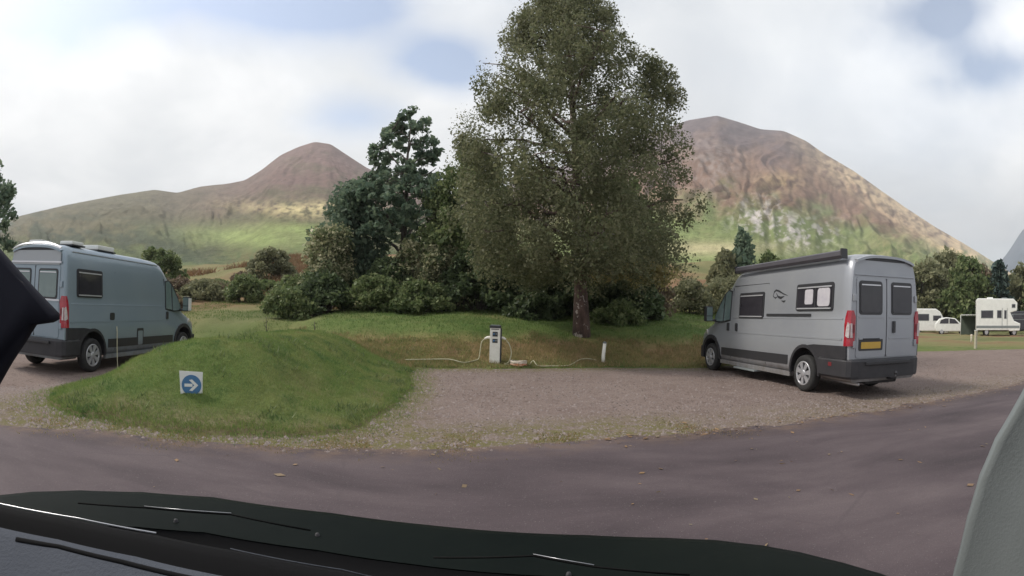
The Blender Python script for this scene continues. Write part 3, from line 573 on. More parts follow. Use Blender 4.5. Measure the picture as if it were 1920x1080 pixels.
# ------------------------------------------------------------------ grass, bracken, stones
def blades(name, pts, hmin, hmax, w, mt, lean=.5):
    n = len(pts); hgt = RNG.uniform(hmin, hmax, n); th = RNG.random(n)*2*math.pi; ln = RNG.uniform(0, lean, n)*hgt; t2 = RNG.random(n)*2*math.pi
    tip = pts+np.stack([np.cos(t2)*ln, np.sin(t2)*ln, hgt], 1); sx = np.stack([np.cos(th), np.sin(th), np.zeros(n)], 1)*w
    V = np.stack([pts-sx, pts+sx, tip], 1).reshape(-1, 3)
    return tag(new_obj(name, np_mesh(name, V, np.arange(3*n).reshape(n, 3), [mt])), kind='stuff', cat=None)
def scatter(n, x0, x1, y0, y1, keep):
    x = RNG.uniform(x0, x1, n); y = RNG.uniform(y0, y1, n); k = keep(x, y); x, y = x[k], y[k]; return np.stack([x, y, height(x, y)-.01+.03], 1)
RNG = np.random.default_rng(77)
p = scatter(360000, -7.8, -1.0, 3.6, 14, lambda x, y: (hard_sd(x, y) < .02+RNG.random(len(x))**4*.55) & (sdist(x, y, MOUND) > -.9))
p[:, 2] -= .03*(hard_sd(p[:, 0], p[:, 1]) > 0)
tag(blades('mound_grass', p, .02, .065, .004, M['turf'], 1.1), 'short green mown grass covering the mound', 'grass')
p = scatter(26000, -7.6, -1.2, 3.8, 14, lambda x, y: (hard_sd(x, y) < .0) & (sdist(x, y, MOUND) > -.3) & (fbm(x*1.9, y*1.9, 4) > .10))
tag(blades('mound_weeds', p, .03, .12, .012, M['leaf_shrub'], 1.3), 'coarser paler tufts and weeds in patches on the mound', 'grass tufts')
p = scatter(150000, -7, 12, 11.5, 20, lambda x, y: (hard_sd(x, y) < .0) & (y-yback(x) < 1.9+fbm(x*1.5,y*1.5,3)*1.5))
tag(blades('bank_grass', p, .05, .15, .006, M['grass_rough'], 1.0), 'rough brown and green grass on the bank behind the gravel pitch', 'grass')
p = scatter(150000, -28, 16, 13, 30, lambda x, y: (y-yback(x) > 1.6) & (np.hypot(x, y) < 30) & ~((x < -5) & (fbm(x*.5+1, y*.5, 4) > -.02) & (y > 15)))
tag(blades('lawn_grass', p, .04, .12, .010, M['grass_blade'], 1.0), 'green grass of the lawn above the bank', 'grass')
p = scatter(150000, -36, -8, 22, 62, lambda x, y: (fbm(x*.18+2, y*.18, 4)+.5*np.exp(-((np.degrees(np.arctan2(x, y))+25)/5)**2-((np.hypot(x, y)-44)/14)**2) > .08+.40*RNG.random(len(x))))
tag(blades('bracken', p, .2, .7, .06, M['leaf_brown'], 1.3), 'reddish brown bracken on the slope left of the trees', 'bracken')
def strip_keep(x, y):
    return (np.abs(y-roadedge(x)-.15) < .75*RNG.random(len(x))) & (fbm(x*1.8, y*1.8, 4) > .03) & (x < 3)
p = scatter(60000, -7, 3, 3.2, 7.2, strip_keep); p[:, 2] = base(p[:, 0], p[:, 1])
tag(blades('verge_weeds', p, .008, .035, .006, M['grass_rough'], 1.2), 'thin dry weeds and moss in the gravel along the road edge', 'weeds')
# loose stones
x = RNG.uniform(-8, 12, 80000); y = RNG.uniform(3.4, 13, 80000); k = (y > roadedge(x)-.15) & (hard_sd(x, y) > .05) & (RNG.random(len(x)) < (4.5/np.maximum(y, 4))**1.2); x, y = x[k], y[k]; n_ = len(x)
s_ = RNG.uniform(.006, .016, (n_, 1))*(1+RNG.random((n_, 1))**6*1.8); oc = np.array([(1, 0, 0), (-.5, .87, 0), (-.5, -.87, 0), (0, 0, .75)]); th = RNG.random(n_)*6.28; ct, st = np.cos(th), np.sin(th)
V = np.stack([np.stack([x+(o_[0]*ct-o_[1]*st)*s_[:, 0], y+(o_[0]*st+o_[1]*ct)*s_[:, 0], base(x, y)+o_[2]*s_[:, 0]], 1) for o_ in oc], 1).reshape(-1, 3)
q = (np.arange(n_)*4)[:, None, None]+np.array([(0, 1, 3), (1, 2, 3), (2, 0, 3)])[None]
tag(new_obj('loose_stones', np_mesh('loose_stones', V, q.reshape(-1, 3), [M['stones']])), 'small loose stones scattered over the gravel pitch', 'stones', kind='stuff')
x = RNG.uniform(-8, 14, 7000); y = RNG.uniform(3.4, 13, 7000); k = (y > roadedge(x)-.1) & (hard_sd(x, y) > .05) & (fbm(x*.9, y*.9, 4) > -.05); x, y = x[k], y[k]; n_ = len(x)
s_ = RNG.uniform(.010, .022, (n_, 1)); th = RNG.random(n_)*6.28; ct, st = np.cos(th), np.sin(th)
V = np.stack([np.stack([x+(o_[0]*ct-o_[1]*st)*s_[:, 0], y+(o_[0]*st+o_[1]*ct)*s_[:, 0], base(x, y)+o_[2]*s_[:, 0]*.8], 1) for o_ in oc], 1).reshape(-1, 3)
q = (np.arange(n_)*4)[:, None, None]+np.array([(0, 1, 3), (1, 2, 3), (2, 0, 3)])[None]
tag(new_obj('dark_stones', np_mesh('dark_stones', V, q.reshape(-1, 3), [mat('dark_stone', (.05, .038, .034), .95, vary=(.11, .085, .075), scale=20)])), 'small dark stones and clods on the gravel pitch', 'stones', kind='stuff')
# fallen leaves on the tarmac and gravel
x = np.concatenate([RNG.uniform(-3, 6, 90), RNG.uniform(1, 11, 420)]); y = np.concatenate([RNG.uniform(1.6, 5, 90), RNG.uniform(-.4, .35, 420)**1]); y[90:] = roadedge(x[90:])+RNG.normal(size=420)*.22; n_ = len(x)
V, F = leaves(np.zeros((n_, 3)), .035); V = V.reshape(n_, 4, 3); V[:, :, 2] *= .15; V += np.stack([x, y, base(x, y)+.018], 1)[:, None]
tag(new_obj('fallen_leaves', np_mesh('fallen_leaves', V.reshape(-1, 3), F, [M['leaf_fallen']])), 'yellow and brown fallen leaves on the tarmac and along its edge', 'leaves', kind='stuff')
# ------------------------------------------------------------------ campervans
RING = [(0, 'b'), (.86, 'b'), (.96, .06), (.995, .45), (1.0, .70), (1.012, .985), (1.000, 1.03), (.998, 1.34), (.982, 1.40), (.975, 1.58), (.957, 1.85), (.935, 2.08), (.905, 2.26), (.865, 2.39), (.79, 2.475), (.62, 2.52), (.3, 2.54), (0, 2.545)]
def yside(z): return float(np.interp(z, [.3, .45, .70, .985, 1.03, 1.34, 1.40, 1.58, 1.85, 2.08, 2.26, 2.39], [.98, .995, 1.0, 1.012, 1.0, .998, .982, .975, .957, .935, .905, .865]))
def campervan(label, loc, rz, L, rear_oh, paint, side, awning=False, windows=(), rear_glass=None, name='campervan'):
    """local x runs from the rear face (0) to the nose (L), y to the van's left, z up. side: +1 = left flank seen, -1 = right flank"""
    root = empty(name, loc, rz); tag(root, label, 'campervan', 'grey panel-van campers'); P_ = M[paint]
    st = [(0, .955, 2.47), (.03, .975, 2.50), (.10, .992, 2.53), (.22, 1, 2.545), (L*.3, 1, 2.55), (L*.5, 1, 2.55), (L-2.3, 1, 2.53), (L-2.05, 1, 2.46), (L-1.85, .998, 2.30), (L-1.68, .995, 2.13), (L-1.35, .99, 1.80), (L-1.02, .985, 1.46), (L-.86, .975, 1.28), (L-.5, .95, 1.14), (L-.25, .89, 1.02), (L-.08, .79, .86), (L, .68, .66)]
    V = []; n = 2*len(RING)-2; zb = .30
    for x, s_, zt in st:
        ring = []
        for y, z in RING:
            zz = zb if z == 'b' else (zb+z if z == .06 else z)
            if zz > .6: zz = .6+(zz-.6)*(zt-.6)/(2.545-.6)
            ring.append((x, y*s_, zz))
        V += ring+[(a, -b_, c_) for a, b_, c_ in ring[-2:0:-1]]
    F = [(i*n+j, i*n+(j+1) % n, (i+1)*n+(j+1) % n, (i+1)*n+j) for i in range(len(st)-1) for j in range(n)]+[tuple(range(n)), tuple((len(st)-1)*n+j for j in range(n))]
    b_ = MB(); b_.add(V, F, P_, True); b_.mi(M['black']); body = b_.build('body', root)
    ax_r, ax_f = rear_oh, rear_oh+4.035
    cut = MB()
    for xw, rw in ((ax_r, .455), (ax_f, .45)):
        for sg in (1, -1): cut.lathe([(0, .70), (rw, .70), (rw, 1.2), (0, 1.2)], (xw, 0, .40), (0, sg, 0), M['black'], 28, False)
    co = cut.build('cutter', root); bpy.context.view_layer.update()
    md = body.modifiers.new('b', 'BOOLEAN'); md.operation = 'DIFFERENCE'; md.object = co; md.solver = 'EXACT'; md.material_mode = 'TRANSFER'
    dg = bpy.context.evaluated_depsgraph_get(); me = bpy.data.meshes.new_from_object(body.evaluated_get(dg)); body.modifiers.clear(); body.data = me; me.name = 'body'
    bpy.data.objects.remove(co)
    sm = [abs(p_.normal.x) < .995 for p_ in me.polygons]; me.polygons.foreach_set('use_smooth', sm)
    try:
        bmm = bmesh.new(); bmm.from_mesh(me)
        for e_ in bmm.edges:
            if len(e_.link_faces) == 2 and e_.calc_face_angle(0) > .7: e_.smooth = False
        bmm.to_mesh(me); bmm.free()
    except Exception: pass
    def flank(name_, pts, off, th, m_, parent=root, sg=side, ys=None):
        """panel lying on the flank: pts (x, z) outline, standing off proud by off, th thick"""
        q = MB(); ring = [(x, sg*((yside(z) if ys is None else ys)+off), z) for x, z in pts]; q.prism(ring, (0, -sg*th, 0), m_); return q.build(name_, parent)
    def rrect(x0, x1, z0, z1, r=.05, k=3):
        o = []
        for cx, cz, a0 in ((x1-r, z1-r, 0), (x0+r, z1-r, 90), (x0+r, z0+r, 180), (x1-r, z0+r, 270)):
            for i in range(k+1): a = (a0+90*i/k)*D2R; o.append((cx+r*math.cos(a), cz+r*math.sin(a)))
        return o
    for sg in (1, -1):
        for z_, zz_ in ((1.02, 1.05), (1.375, 1.40)):
            flank('side_pressing', [(.16, z_), (L-2.1, z_), (L-2.1, zz_), (.16, zz_)], .008, .012, P_, sg=sg)
    # wheels
    for xw, wn in ((ax_r, 'rear'), (ax_f, 'front')):
        for sg in (1, -1):
            w = MB(); o = (xw, 0, .348); a = (0, sg, 0)
            w.lathe([(.222, .80), (.235, .79), (.305, .795), (.338, .82), (.348, .86), (.348, .945), (.340, .985), (.31, 1.005), (.24, 1.008), (.222, .995)], o, a, M['tyre'], 40)
            wh = w.build('wheel', root)
            r_ = MB(); r_.lathe([(.224, 1.002), (.215, 1.006), (.205, .985), (.17, .968), (0, .965)], o, a, M['dark'], 32); r_.lathe([(.232, .99), (.232, 1.011), (.205, 1.014), (.198, .99)], o, a, M['rim'], 32)
            r_.lathe([(.075, .975), (.072, 1.012), (.05, 1.02), (0, 1.022)], o, a, M['rim'], 20)
            for k_ in range(7):
                th = k_*2*math.pi/7+.3; c1, s1 = math.cos(th), math.sin(th)
                pts = [(xw+c1*r0-s1*w0, sg*1.012, .348+s1*r0+c1*w0) for r0, w0 in ((.05, -.026), (.205, -.05), (.205, .05), (.05, .026))]; r_.prism(pts, (0, -sg*.03, 0), M['rim'])
            r_.build('rim', wh)
    # bumper round the rear, up to the wheel arches
    bq = MB(); outer = [(ax_r-.44, 1.012), (.12, 1.016), (.02, .995), (-.05, .93), (-.085, .78), (-.095, .4), (-.095, -.4), (-.085, -.78), (-.05, -.93), (.02, -.995), (.12, -1.016), (ax_r-.44, -1.012)]
    lv = [(.36, .965, 0), (.40, 1.0, .0), (.62, 1.004, 0), (.66, 1.004, 0), (.70, .985, .02)]; V = []; F = []
    for z, sc_, dx in lv: V += [(x+dx if x < .1 else x, y*sc_, z) for x, y in outer]
    k_ = len(outer); V += [(x if x > .1 else x+.12, y*.93, .70) for x, y in outer]; V += [(x if x > .1 else x+.12, y*.93, .36) for x, y in outer]; nl = len(lv)+2
    for i in range(nl): 
        for j in range(k_-1): F.append((i*k_+j, i*k_+j+1, ((i+1) % nl)*k_+j+1, ((i+1) % nl)*k_+j))
    F += [tuple(i*k_ for i in range(nl)), tuple(i*k_+k_-1 for i in range(nl))]; bq.add(V, F, M['black']); bp = bq.build('rear_bumper', root)
    st_ = MB(); st_.box((-.13, -.62, .60), (-.09, .62, .655), M['dark'], .01); st_.build('step_pad', bp)
    for sg in (1, -1):
        q = MB(); arch = [(ax_r+.455*math.cos(a), .40+.455*math.sin(a)) for a in np.linspace(math.pi*.98, math.pi*.5, 8)]
        pts = [(.03, .70), (.03, .925), (ax_r-.30, .915), (ax_r-.1, .89)]+arch[::-1][1:]; pts = [(x, z) for x, z in pts if z > .41]+[(ax_r-.45, .70)]
        q.prism([(x, sg*(yside(z)+.012), z) for x, z in pts], (0, -sg*.05, 0), M['black']); q.build('corner_cladding', root)
        for xw in (ax_r, ax_f):                           # arch lips
            q = MB(); ro, ri = (.52, .44) if xw == ax_f else (.49, .44); aa = np.linspace(-.05*math.pi, 1.04*math.pi, 16)
            pr = [(xw+ro*math.cos(a), .40+ro*math.sin(a)*1.02) for a in aa]+[(xw+ri*math.cos(a), .40+ri*math.sin(a)) for a in aa[::-1]]
            for i in range(15):
                a0, a1, b0, b1 = pr[i], pr[i+1], pr[31-i], pr[30-i]; q.prism([(x, sg*(yside(max(z, .3))+.016), z) for x, z in (a0, a1, b1, b0)], (0, -sg*.05, 0), M['black'])
            q.build('arch_trim', root)
        flank('side_moulding', [(ax_r+.56, .475), (ax_f-.60, .455), (ax_f-.60, .64), (ax_r+.56, .66)], .014, .04, M['dark'], sg=sg)
        q = MB(); q.prism([(ax_r+.5, sg*.97, .24), (ax_f-.5, sg*.97, .24), (ax_f-.5, sg*.97, .335), (ax_r+.5, sg*.97, .335)], (0, -sg*.08, 0), P_); q.build('sill', root)
        q = MB(); q.prism([(ax_f+.45, sg*.955, .30), (L-.12, sg*.80, .30), (L-.12, sg*.80, .62), (ax_f+.45, sg*.965, .66)], (0, -sg*.1, 0), M['black']); q.build('front_bumper_end', root)
    q = MB(); q.box((L-.12, -.80, .28), (L+.05, .80, .60), M['black'], .04); q.build('front_bumper', root)
    # tail lights
    for sg in (1, -1):
        q = MB(); yo = lambda z: sg*(yside(z)+.010)
        def lamp(z0, z1, m_, ins=0.0, out=.0):
            zs = [z0, (z0+z1)/2, z1]; prof = {0: .125, 1: .145, 2: .115}
            V = []; 
            for z in zs:
                w_ = .13 if z < 1.40 else .13-.06*(z-1.4)/.13; s0 = .10 if z < 1.40 else .10-.05*(z-1.4)/.13
                V += [(s0, yo(z)+sg*(out-.004), z), (.03, yo(z)+sg*(out-.004), z), (-.025-out, sg*(yside(z)*.965), z), (-.028-out, sg*(yside(z)-w_-.02), z), (.05, sg*(yside(z)-w_-.02), z), (.10, sg*.86, z)]
            F = [(i*6+j, i*6+(j+1) % 6, (i+1)*6+(j+1) % 6, (i+1)*6+j) for i in range(2) for j in range(6)]+[tuple(range(6)), tuple(12+j for j in range(6))]
            q.add(V, F, m_)
        lamp(.925, 1.08, M['red']); lamp(1.082, 1.298, M['red']); lamp(1.30, 1.53, M['red'])
        tl = q.build('tail_light', root)
        q = MB(); q.prism([(.050, sg*1.018, 1.10), (.0, sg*1.010, 1.07), (-.020, sg*.985, 1.07), (-.026, sg*.985, 1.30), (.0, sg*1.008, 1.33), (.03, sg*1.014, 1.25)], (0, sg*.006, 0), M['lens']); q.prism([(-.033, sg*.915, 1.07), (-.033, sg*.965, 1.07), (-.033, sg*.965, 1.31), (-.033, sg*.93, 1.31)], (.012, 0, 0), M['lens']); q.build('clear_lens', tl)
        q = MB(); q.prism([(-.034, sg*.865, 1.15), (-.034, sg*.905, 1.15), (-.034, sg*.905, 1.29), (-.034, sg*.865, 1.29)], (.01, 0, 0), M['redd']); q.build('light_cell', tl)
    # rear doors
    def rp(name_, pts, off, th, m_, parent=root): q = MB(); q.prism([(-off, y, z) for y, z in pts], (th, 0, 0), m_); return q.build(name_, parent)
    for sg in (1, -1):
        y0, y1 = (.012, .80) if sg > 0 else (-.80, -.012)
        dr = rp('rear_door', rrect(y0, y1, .72, 2.10, .05), .012, .03, P_)
        rp('door_pressing', rrect(y0+.05, y1-.05, 1.405, 1.425, .008), .022, .012, M['chrome'] if False else P_, dr)
        wy0, wy1 = (.16, .71) if sg > 0 else (-.71, -.16)
        fr = rp('window_frame', rrect(wy0-.035, wy1+.035, 1.46, 2.045, .06), .020, .02, M['dark'], dr)
        rp('window_pane', rrect(wy0, wy1, 1.495, 2.01, .05), .027, .01, M[rear_glass or 'glass'], dr)
        rp('window_rail', rrect(wy0+.02, wy1-.02, 1.965, 1.985, .006), .034, .008, M['chrome'], dr)
        rp('lower_pressing', rrect(y0+.06, y1-.06, 1.035, 1.06, .01), .022, .012, P_, dr)
        for hz_ in (.95, 1.75):
            q = MB(); q.box((-.035, sg*.86-.035, hz_-.06), (0, sg*.86+.035, hz_+.06), P_, .01); q.build('hinge', dr)
    q = MB(); q.box((-.045, -.235, 1.14), (-.012, -.165, 1.35), M['dark'], .012); q.build('door_handle', root)
    rp('number_plate', rrect(.16, .68, .875, .99, .01), .026, .01, M['plate']); rp('plate_recess', rrect(.10, .74, .84, 1.045, .03), .018, .008, M['dark'])
    q = MB(); q.box((-.034, .2, 1.03), (-.012, .64, 1.055), M['dark'], .006); q.build('plate_lamp_bar', root)
    q = MB(); q.box((-.012, -.005, .72), (-.004+.02, .005, 2.1), M['dark']); q.build('door_gap', root)
    q = MB(); q.box((-.02, -.83, 2.135), (.03, .83, 2.155), P_, .006); q.build('gutter', root)
    # roof rear lip with the high brake light
    q = MB(); ys_ = np.linspace(-.80, .80, 17); lip = [(-.055, y, 2.50-.10*abs(y/.8)**3) for y in ys_]
    for i in range(16):
        a, b2 = lip[i], lip[i+1]; q.prism([a, b2, (b2[0]+.25, b2[1], b2[2]+.03), (a[0]+.25, a[1], a[2]+.03)], (0, 0, -.045), P_)
    lp = q.build('roof_lip', root); q = MB(); q.box((-.02, -.55, 2.405), (.03, .55, 2.45), M['dark'], .01); q.build('high_brake_light', lp)
    # flank: doors, rails, windows
    dk = M['dark']; xB = L-2.02
    for sg in (1, -1):
        for xa in (xB, ):
            flank('door_gap', [(xa, .42), (xa+.012, .42), (xa+.012, 2.08), (xa, 2.08)], .003, .02, dk, sg=sg)
        q = MB(); zs = np.linspace(1.31, 2.03, 6)
        cabw = [(xB+.10, 1.33), (xB+.10, 1.99), (L-1.78, 2.03), (L-1.62, 1.94), (L-1.36, 1.66), (L-1.17, 1.44), (L-1.12, 1.29), (L-1.5, 1.28)]
        flank('cab_window_seal', [(x+(.03 if x > L-1.7 else -.03 if x < xB+.2 else 0), z+(.03 if z > 1.6 else -.03)) for x, z in cabw], .002, .02, dk, sg=sg)
        flank('cab_window', cabw, .008, .02, M['glass_g'], sg=sg)
        flank('quarter_bar', [(L-1.62, 1.28), (L-1.585, 1.28), (L-1.605, 1.95), (L-1.64, 1.97)], .013, .01, dk, sg=sg)
        q = MB(); q.box((xB+.10, sg*1.005-.022, 1.06), (xB+.20, sg*1.005+.022, 1.25), dk, .015); q.build('door_handle', root)
        # mirror
        q = MB(); q.tube([(L-1.22, sg*.96, 1.30), (L-1.15, sg*1.08, 1.30), (L-1.12, sg*1.14, 1.35)], .028, dk, 8); q.box((L-1.20, sg*1.19-.10, 1.27), (L-1.06, sg*1.19+.10, 1.66), dk, .035); mr = q.build('door_mirror', root)
        q = MB(); q.box((L-1.212, sg*1.19-.08, 1.42), (L-1.20, sg*1.19+.08, 1.63), M['glass_g']); q.box((L-1.212, sg*1.19-.08, 1.29), (L-1.20, sg*1.19+.08, 1.40), M['glass_g']); q.build('mirror_glass', mr)
        if side < 0: q = MB(); q.box((L-1.205, sg*1.295-.012, 1.29), (L-1.06, sg*1.295+.012, 1.62), M['white'], .01); q.build('mirror_arm_cover', mr)
        # headlight
        q = MB(); q.prism([(L-.62, sg*.935, .93), (L-.2, sg*.86, .80), (L-.14, sg*.80, .92), (L-.5, sg*.91, 1.06)], (0, -sg*.02, 0), M['lens']); q.build('headlight', root)
    q = MB(); q.add([(L-1.66, -.80, 2.125), (L-1.66, .80, 2.125), (L-.98, .86, 1.435), (L-.98, -.86, 1.435)], [(0, 1, 2, 3)], M['glass_g']); q.build('windscreen', root)
    for (x0, x1, z0, z1, kind) in windows:
        fr = flank('window_frame', rrect(x0, x1, z0, z1, .05), .018, .03, dk); flank('window_pane', rrect(x0+.05, x1-.05, z0+.05, z1-.05, .03), .026, .015, M['glass'], fr)
        flank('window_rail', rrect(x0+.05, x1-.05, z1-.085, z1-.06, .01), .034, .01, M['chrome'], fr); flank('window_rail', rrect(x0+.05, x1-.05, z0+.03, z0+.055, .01), .034, .01, M['chrome'], fr)
        if kind == 'blind':
            flank('blind', rrect(x0+.09, x0+.46, z0+.08, z1-.10, .06), .031, .006, M['blind'], fr); flank('blind', rrect(x0+.60, x1-.30, z0+.12, z1-.11, .04), .031, .006, M['blind'], fr)
            flank('window_bar', rrect(x0+.52, x0+.55, z0+.05, z1-.05, .008), .034, .01, dk, fr)
    return root, flank, rrect, rp
RX, RY, RYAW = 6.648, 7.356, 1.6558
van, flank, rrect, rp = campervan('silver grey high-roof camper van with dark roof awning, on the gravel at right', (RX, RY, .0), RYAW, 6.25, 1.26, 'paint_r', 1,
    windows=((.44, 1.60, 1.53, 2.04, 'blind'), (2.80, 3.88, 1.37, 1.95, '')))
flank('slide_rail', rrect(1.10, 2.68, 1.425, 1.475, .015), .016, .03, M['dark'])
flank('slide_door_gap', [(2.66, .42), (2.672, .42), (2.672, 2.12), (2.66, 2.12)], .003, .02, M['dark'])
flank('slide_door_gap', [(2.66, 2.12), (4.2, 2.12), (4.2, 2.132), (2.66, 2.132)], .003, .02, M['dark'])
flank('door_handle', rrect(3.92, 4.0, 1.06, 1.25, .03), .035, .045, M['dark'])
flank('side_marker', rrect(.40, .50, .56, .63, .015), .022, .02, M['redd'])
q = MB()                                                  # swallow-like emblem: a swept wing and two small strokes
def ribbon(pts, w): 
    for (x0, z0), (x1, z1), wa, wb in zip(pts[:-1], pts[1:], w[:-1], w[1:]):
        q.prism([(x, yside(z)+.006, z) for x, z in ((x0, z0-wa), (x1, z1-wb), (x1, z1+wb), (x0, z0+wa))], (0, -.008, 0), M['dark'])
ribbon([(2.47, 1.84), (2.44, 1.93), (2.37, 1.965), (2.25, 1.94), (2.10, 1.885), (1.93, 1.84)], [.010, .016, .018, .018, .013, .003])
ribbon([(2.36, 1.90), (2.27, 1.82), (2.17, 1.80), (2.05, 1.83)], [.004, .022, .026, .004]); ribbon([(2.47, 1.84), (2.38, 1.80), (2.30, 1.83)], [.006, .014, .004]); ribbon([(2.14, 1.74), (2.05, 1.72), (2.0, 1.74)], [.006, .020, .006])
q.build('bird_emblem', van)
q = MB()                                                  # awning cassette on the left roof edge
q.prism([(.20, .86, 2.44), (.20, .97, 2.43), (.20, 1.0, 2.48), (.20, .985, 2.555), (.20, .93, 2.585), (.20, .86, 2.575)], (3.86, 0, 0), mat('awning_cassette', (.06, .055, .065), .5, vary=(.075, .07, .08))); aw = q.build('roof_awning', van)
q = MB(); q.box((.16, .855, 2.425), (.20, 1.005, 2.60), M['dark'], .012); q.build('awning_end_cap', aw); q = MB(); q.box((4.06, .855, 2.425), (4.09, 1.0, 2.59), M['dark'], .012); q.build('awning_end_cap', aw)
q = MB(); q.box((.3, .90, 2.405), (3.95, .925, 2.425), M['chrome']); q.build('awning_rail', aw)
q = MB(); q.box((3.0, .62, .20), (3.95, 1.06, .235), M['grey'], .01); q.box((3.0, .60, .16), (3.9, .7, .30), M['dark']); q.build('entry_step', van)
q = MB(); q.tube([(1.1, .5, .26), (.5, .55, .24), (.05, .62, .25)], .028, M['chrome'], 8); q.box((.15, -.55, .22), (.95, .35, .40), M['black'], .05); q.build('underbody_tank', van)
q = MB(); q.tube([(.3, -.1, .34), (-.12, -.1, .33), (-.22, -.1, .36), (-.22, -.1, .42)], .024, M['dark'], 8); q.lathe([(0, 0), (.028, .0), (.03, .03), (.015, .055), (0, .06)], (-.22, -.1, .42), (0, 0, 1), M['dark'], 12); q.build('tow_ball', van)
q = MB(); q.box((1.4, -.35, 2.54), (2.1, .35, 2.63), M['white'], .03); q.build('roof_vent', van)
LX, LY, LYAW = -9.404, 6.940, 1.6769
lv_, flank, rrect, rp = campervan('blue grey high-roof camper van with pale roof vents, at left beyond the mound', (LX, LY, -.18), LYAW, 5.9, .90, 'paint_l', -1,
    windows=((.36, 1.24, 1.52, 2.08, ''),), rear_glass='glass_g')
rp('pale_header', rrect(-.80, .80, 2.12, 2.40, .04), .026, .012, mat('pale_header_paint', (.36, .38, .40), .4)); rp('header_strip', rrect(-.84, .84, 2.155, 2.185, .006), .036, .01, M['chrome']); rp('door_strip', rrect(-.82, .82, 1.425, 1.46, .006), .030, .01, M['chrome'])
q = MB()
for i in range(16):
    a, b2 = lip_ = [(-.065, y, 2.535-.10*abs(y/.8)**3) for y in (-.8+i*.1, -.7+i*.1)]; q.prism([a, b2, (b2[0]+.05, b2[1], b2[2]+.03), (a[0]+.05, a[1], a[2]+.03)], (0, 0, -.02), M['chrome'])
q.build('roof_edge_trim', lv_)
flank('body_gap', [(1.72, .42), (1.732, .42), (1.732, 2.1), (1.72, 2.1)], .003, .02, M['dark']); flank('flap', rrect(2.62, 2.90, .50, .86, .03), .006, .01, M['dark']); flank('flap_door', rrect(2.66, 2.86, .47, .80, .03), .014, .012, M['paint_l'])
flank('filler_cap', rrect(1.52, 1.70, 1.06, 1.22, .04), .008, .012, M['dark']); flank('roof_gutter', [(.25, 2.392), (L_ := 3.7, 2.392), (3.7, 2.405), (.25, 2.405)], .012, .02, M['chrome'])
for x0, x1, y0, y1, hh in ((.35, .80, -.75, -.3, .07), (1.35, 2.05, -.66, -.02, .10), (.2, .6, .1, .6, .08)):
    q = MB(); q.box((x0, y0, 2.53), (x1, y1, 2.56), M['dark'], .01); q.box((x0+.03, y0+.03, 2.555), (x1-.03, y1-.03, 2.56+hh), M['white'], .03); q.build('roof_vent', lv_)
q = MB(); q.tube([(1.75, -1.03, .92), (1.73, -1.06, .80), (1.60, -1.16, .35), (1.56, -1.2, .0), (1.6, -1.26, .012), (2.4, -1.5, .012)], .011, M['cream'], 6)
q.build('mains_cable', lv_)
# ------------------------------------------------------------------ hook-up bollard, marker posts, coil, cables
bx, by = -.39, 12.95; bzz = H(bx, by)-.02; bzz = min(bzz, .12)
root = empty('hookup_bollard', (bx, by, 0), -.02); tag(root, 'white electric hook-up bollard with dark cap, two socket panels and side plugs', 'bollard')
q = MB(); q.box((-.13, -.10, -.1), (.13, .10, .985), M['whitep'], .012); q.build('post_body', root)
q = MB(); q.box((.132, -.085, .02), (.165, .11, .98), M['dark'], .005); q.build('side_band', root)
q = MB(); q.box((-.145, -.12, .985), (.145, .12, 1.045), M['dark'], .015); q.box((-.12, -.09, 1.045), (.12, .09, 1.06), M['grey'], .005); q.build('cap', root)
q = MB(); q.box((-.10, -.108, .945), (.10, -.10, .962), M['dark']); q.build('vent_slot', root)
for z0, z1 in ((.77, .89), (.61, .71)):
    q = MB(); q.box((-.065, -.112, z0), (.065, -.09, z1), M['dark'], .006); sk = q.build('socket_panel', root)
    q = MB(); q.lathe([(0, .01), (.022, .01), (.022, 0), (0, 0)], (-.025, -.112, (z0+z1)/2), (0, -1, 0), M['blue'], 12); q.lathe([(0, .01), (.022, .01), (.022, 0), (0, 0)], (.03, -.112, (z0+z1)/2), (0, -1, 0), M['grey'], 12); q.build('socket', sk)
for sg in (-1, 1):
    q = MB(); q.tube([(sg*.12, 0, .74), (sg*.20, -.01, .735), (sg*.27, -.02, .70)], [.035, .032, .022], M['whitep'], 10); q.build('plug', root)
def cable(name, pts, r, m_, label, cat, group=None, ground=True):
    # Catmull-Rom through the points
    P = [np.array(p, float) for p in pts]; P = [2*P[0]-P[1]]+P+[2*P[-1]-P[-2]]; o = []
    for i in range(1, len(P)-2):
        for u in np.linspace(0, 1, 7)[:-1]:
            p0, p1, p2, p3 = P[i-1:i+3]; o.append(.5*((2*p1)+(-p0+p2)*u+(2*p0-5*p1+4*p2-p3)*u*u+(-p0+3*p1-3*p2+p3)*u**3))
    o.append(P[-2]); q = MB(); q.tube([tuple(a) for a in o], r, m_, 6); return tag(q.build(name), label, cat, group)
def G(x, y, dz=.03): return (x, y, max(H(x, y), 0)+dz)
cable('power_cable', [(bx-.26, by-.02, .70), (bx-.34, by-.05, .62), (bx-.37, by-.08, .40), (bx-.40, by-.10, .2), G(bx-.52, by-.15, .05), G(-1.15, 12.55, .08), G(-1.5, 12.6, .13), G(-2.0, 12.6, .08), G(-2.6, 12.4, .07)], .014, M['cream'], 'cream power cable looping from the left plug of the bollard across the grass', 'cable', 'cables at the hook-up bollard')
cable('power_cable', [(bx+.26, by-.02, .70), (bx+.36, by-.05, .58), (bx+.42, by-.08, .36), (bx+.36, by-.12, .14), G(bx+.25, by-.15, .04), G(bx+.45, by-.1, .04)], .014, M['cream'], 'cream power cable hanging from the right plug of the bollard down to the coil', 'cable', 'cables at the hook-up bollard')
cx_, cy_ = .21, 12.85; cz_ = H(cx_, cy_)
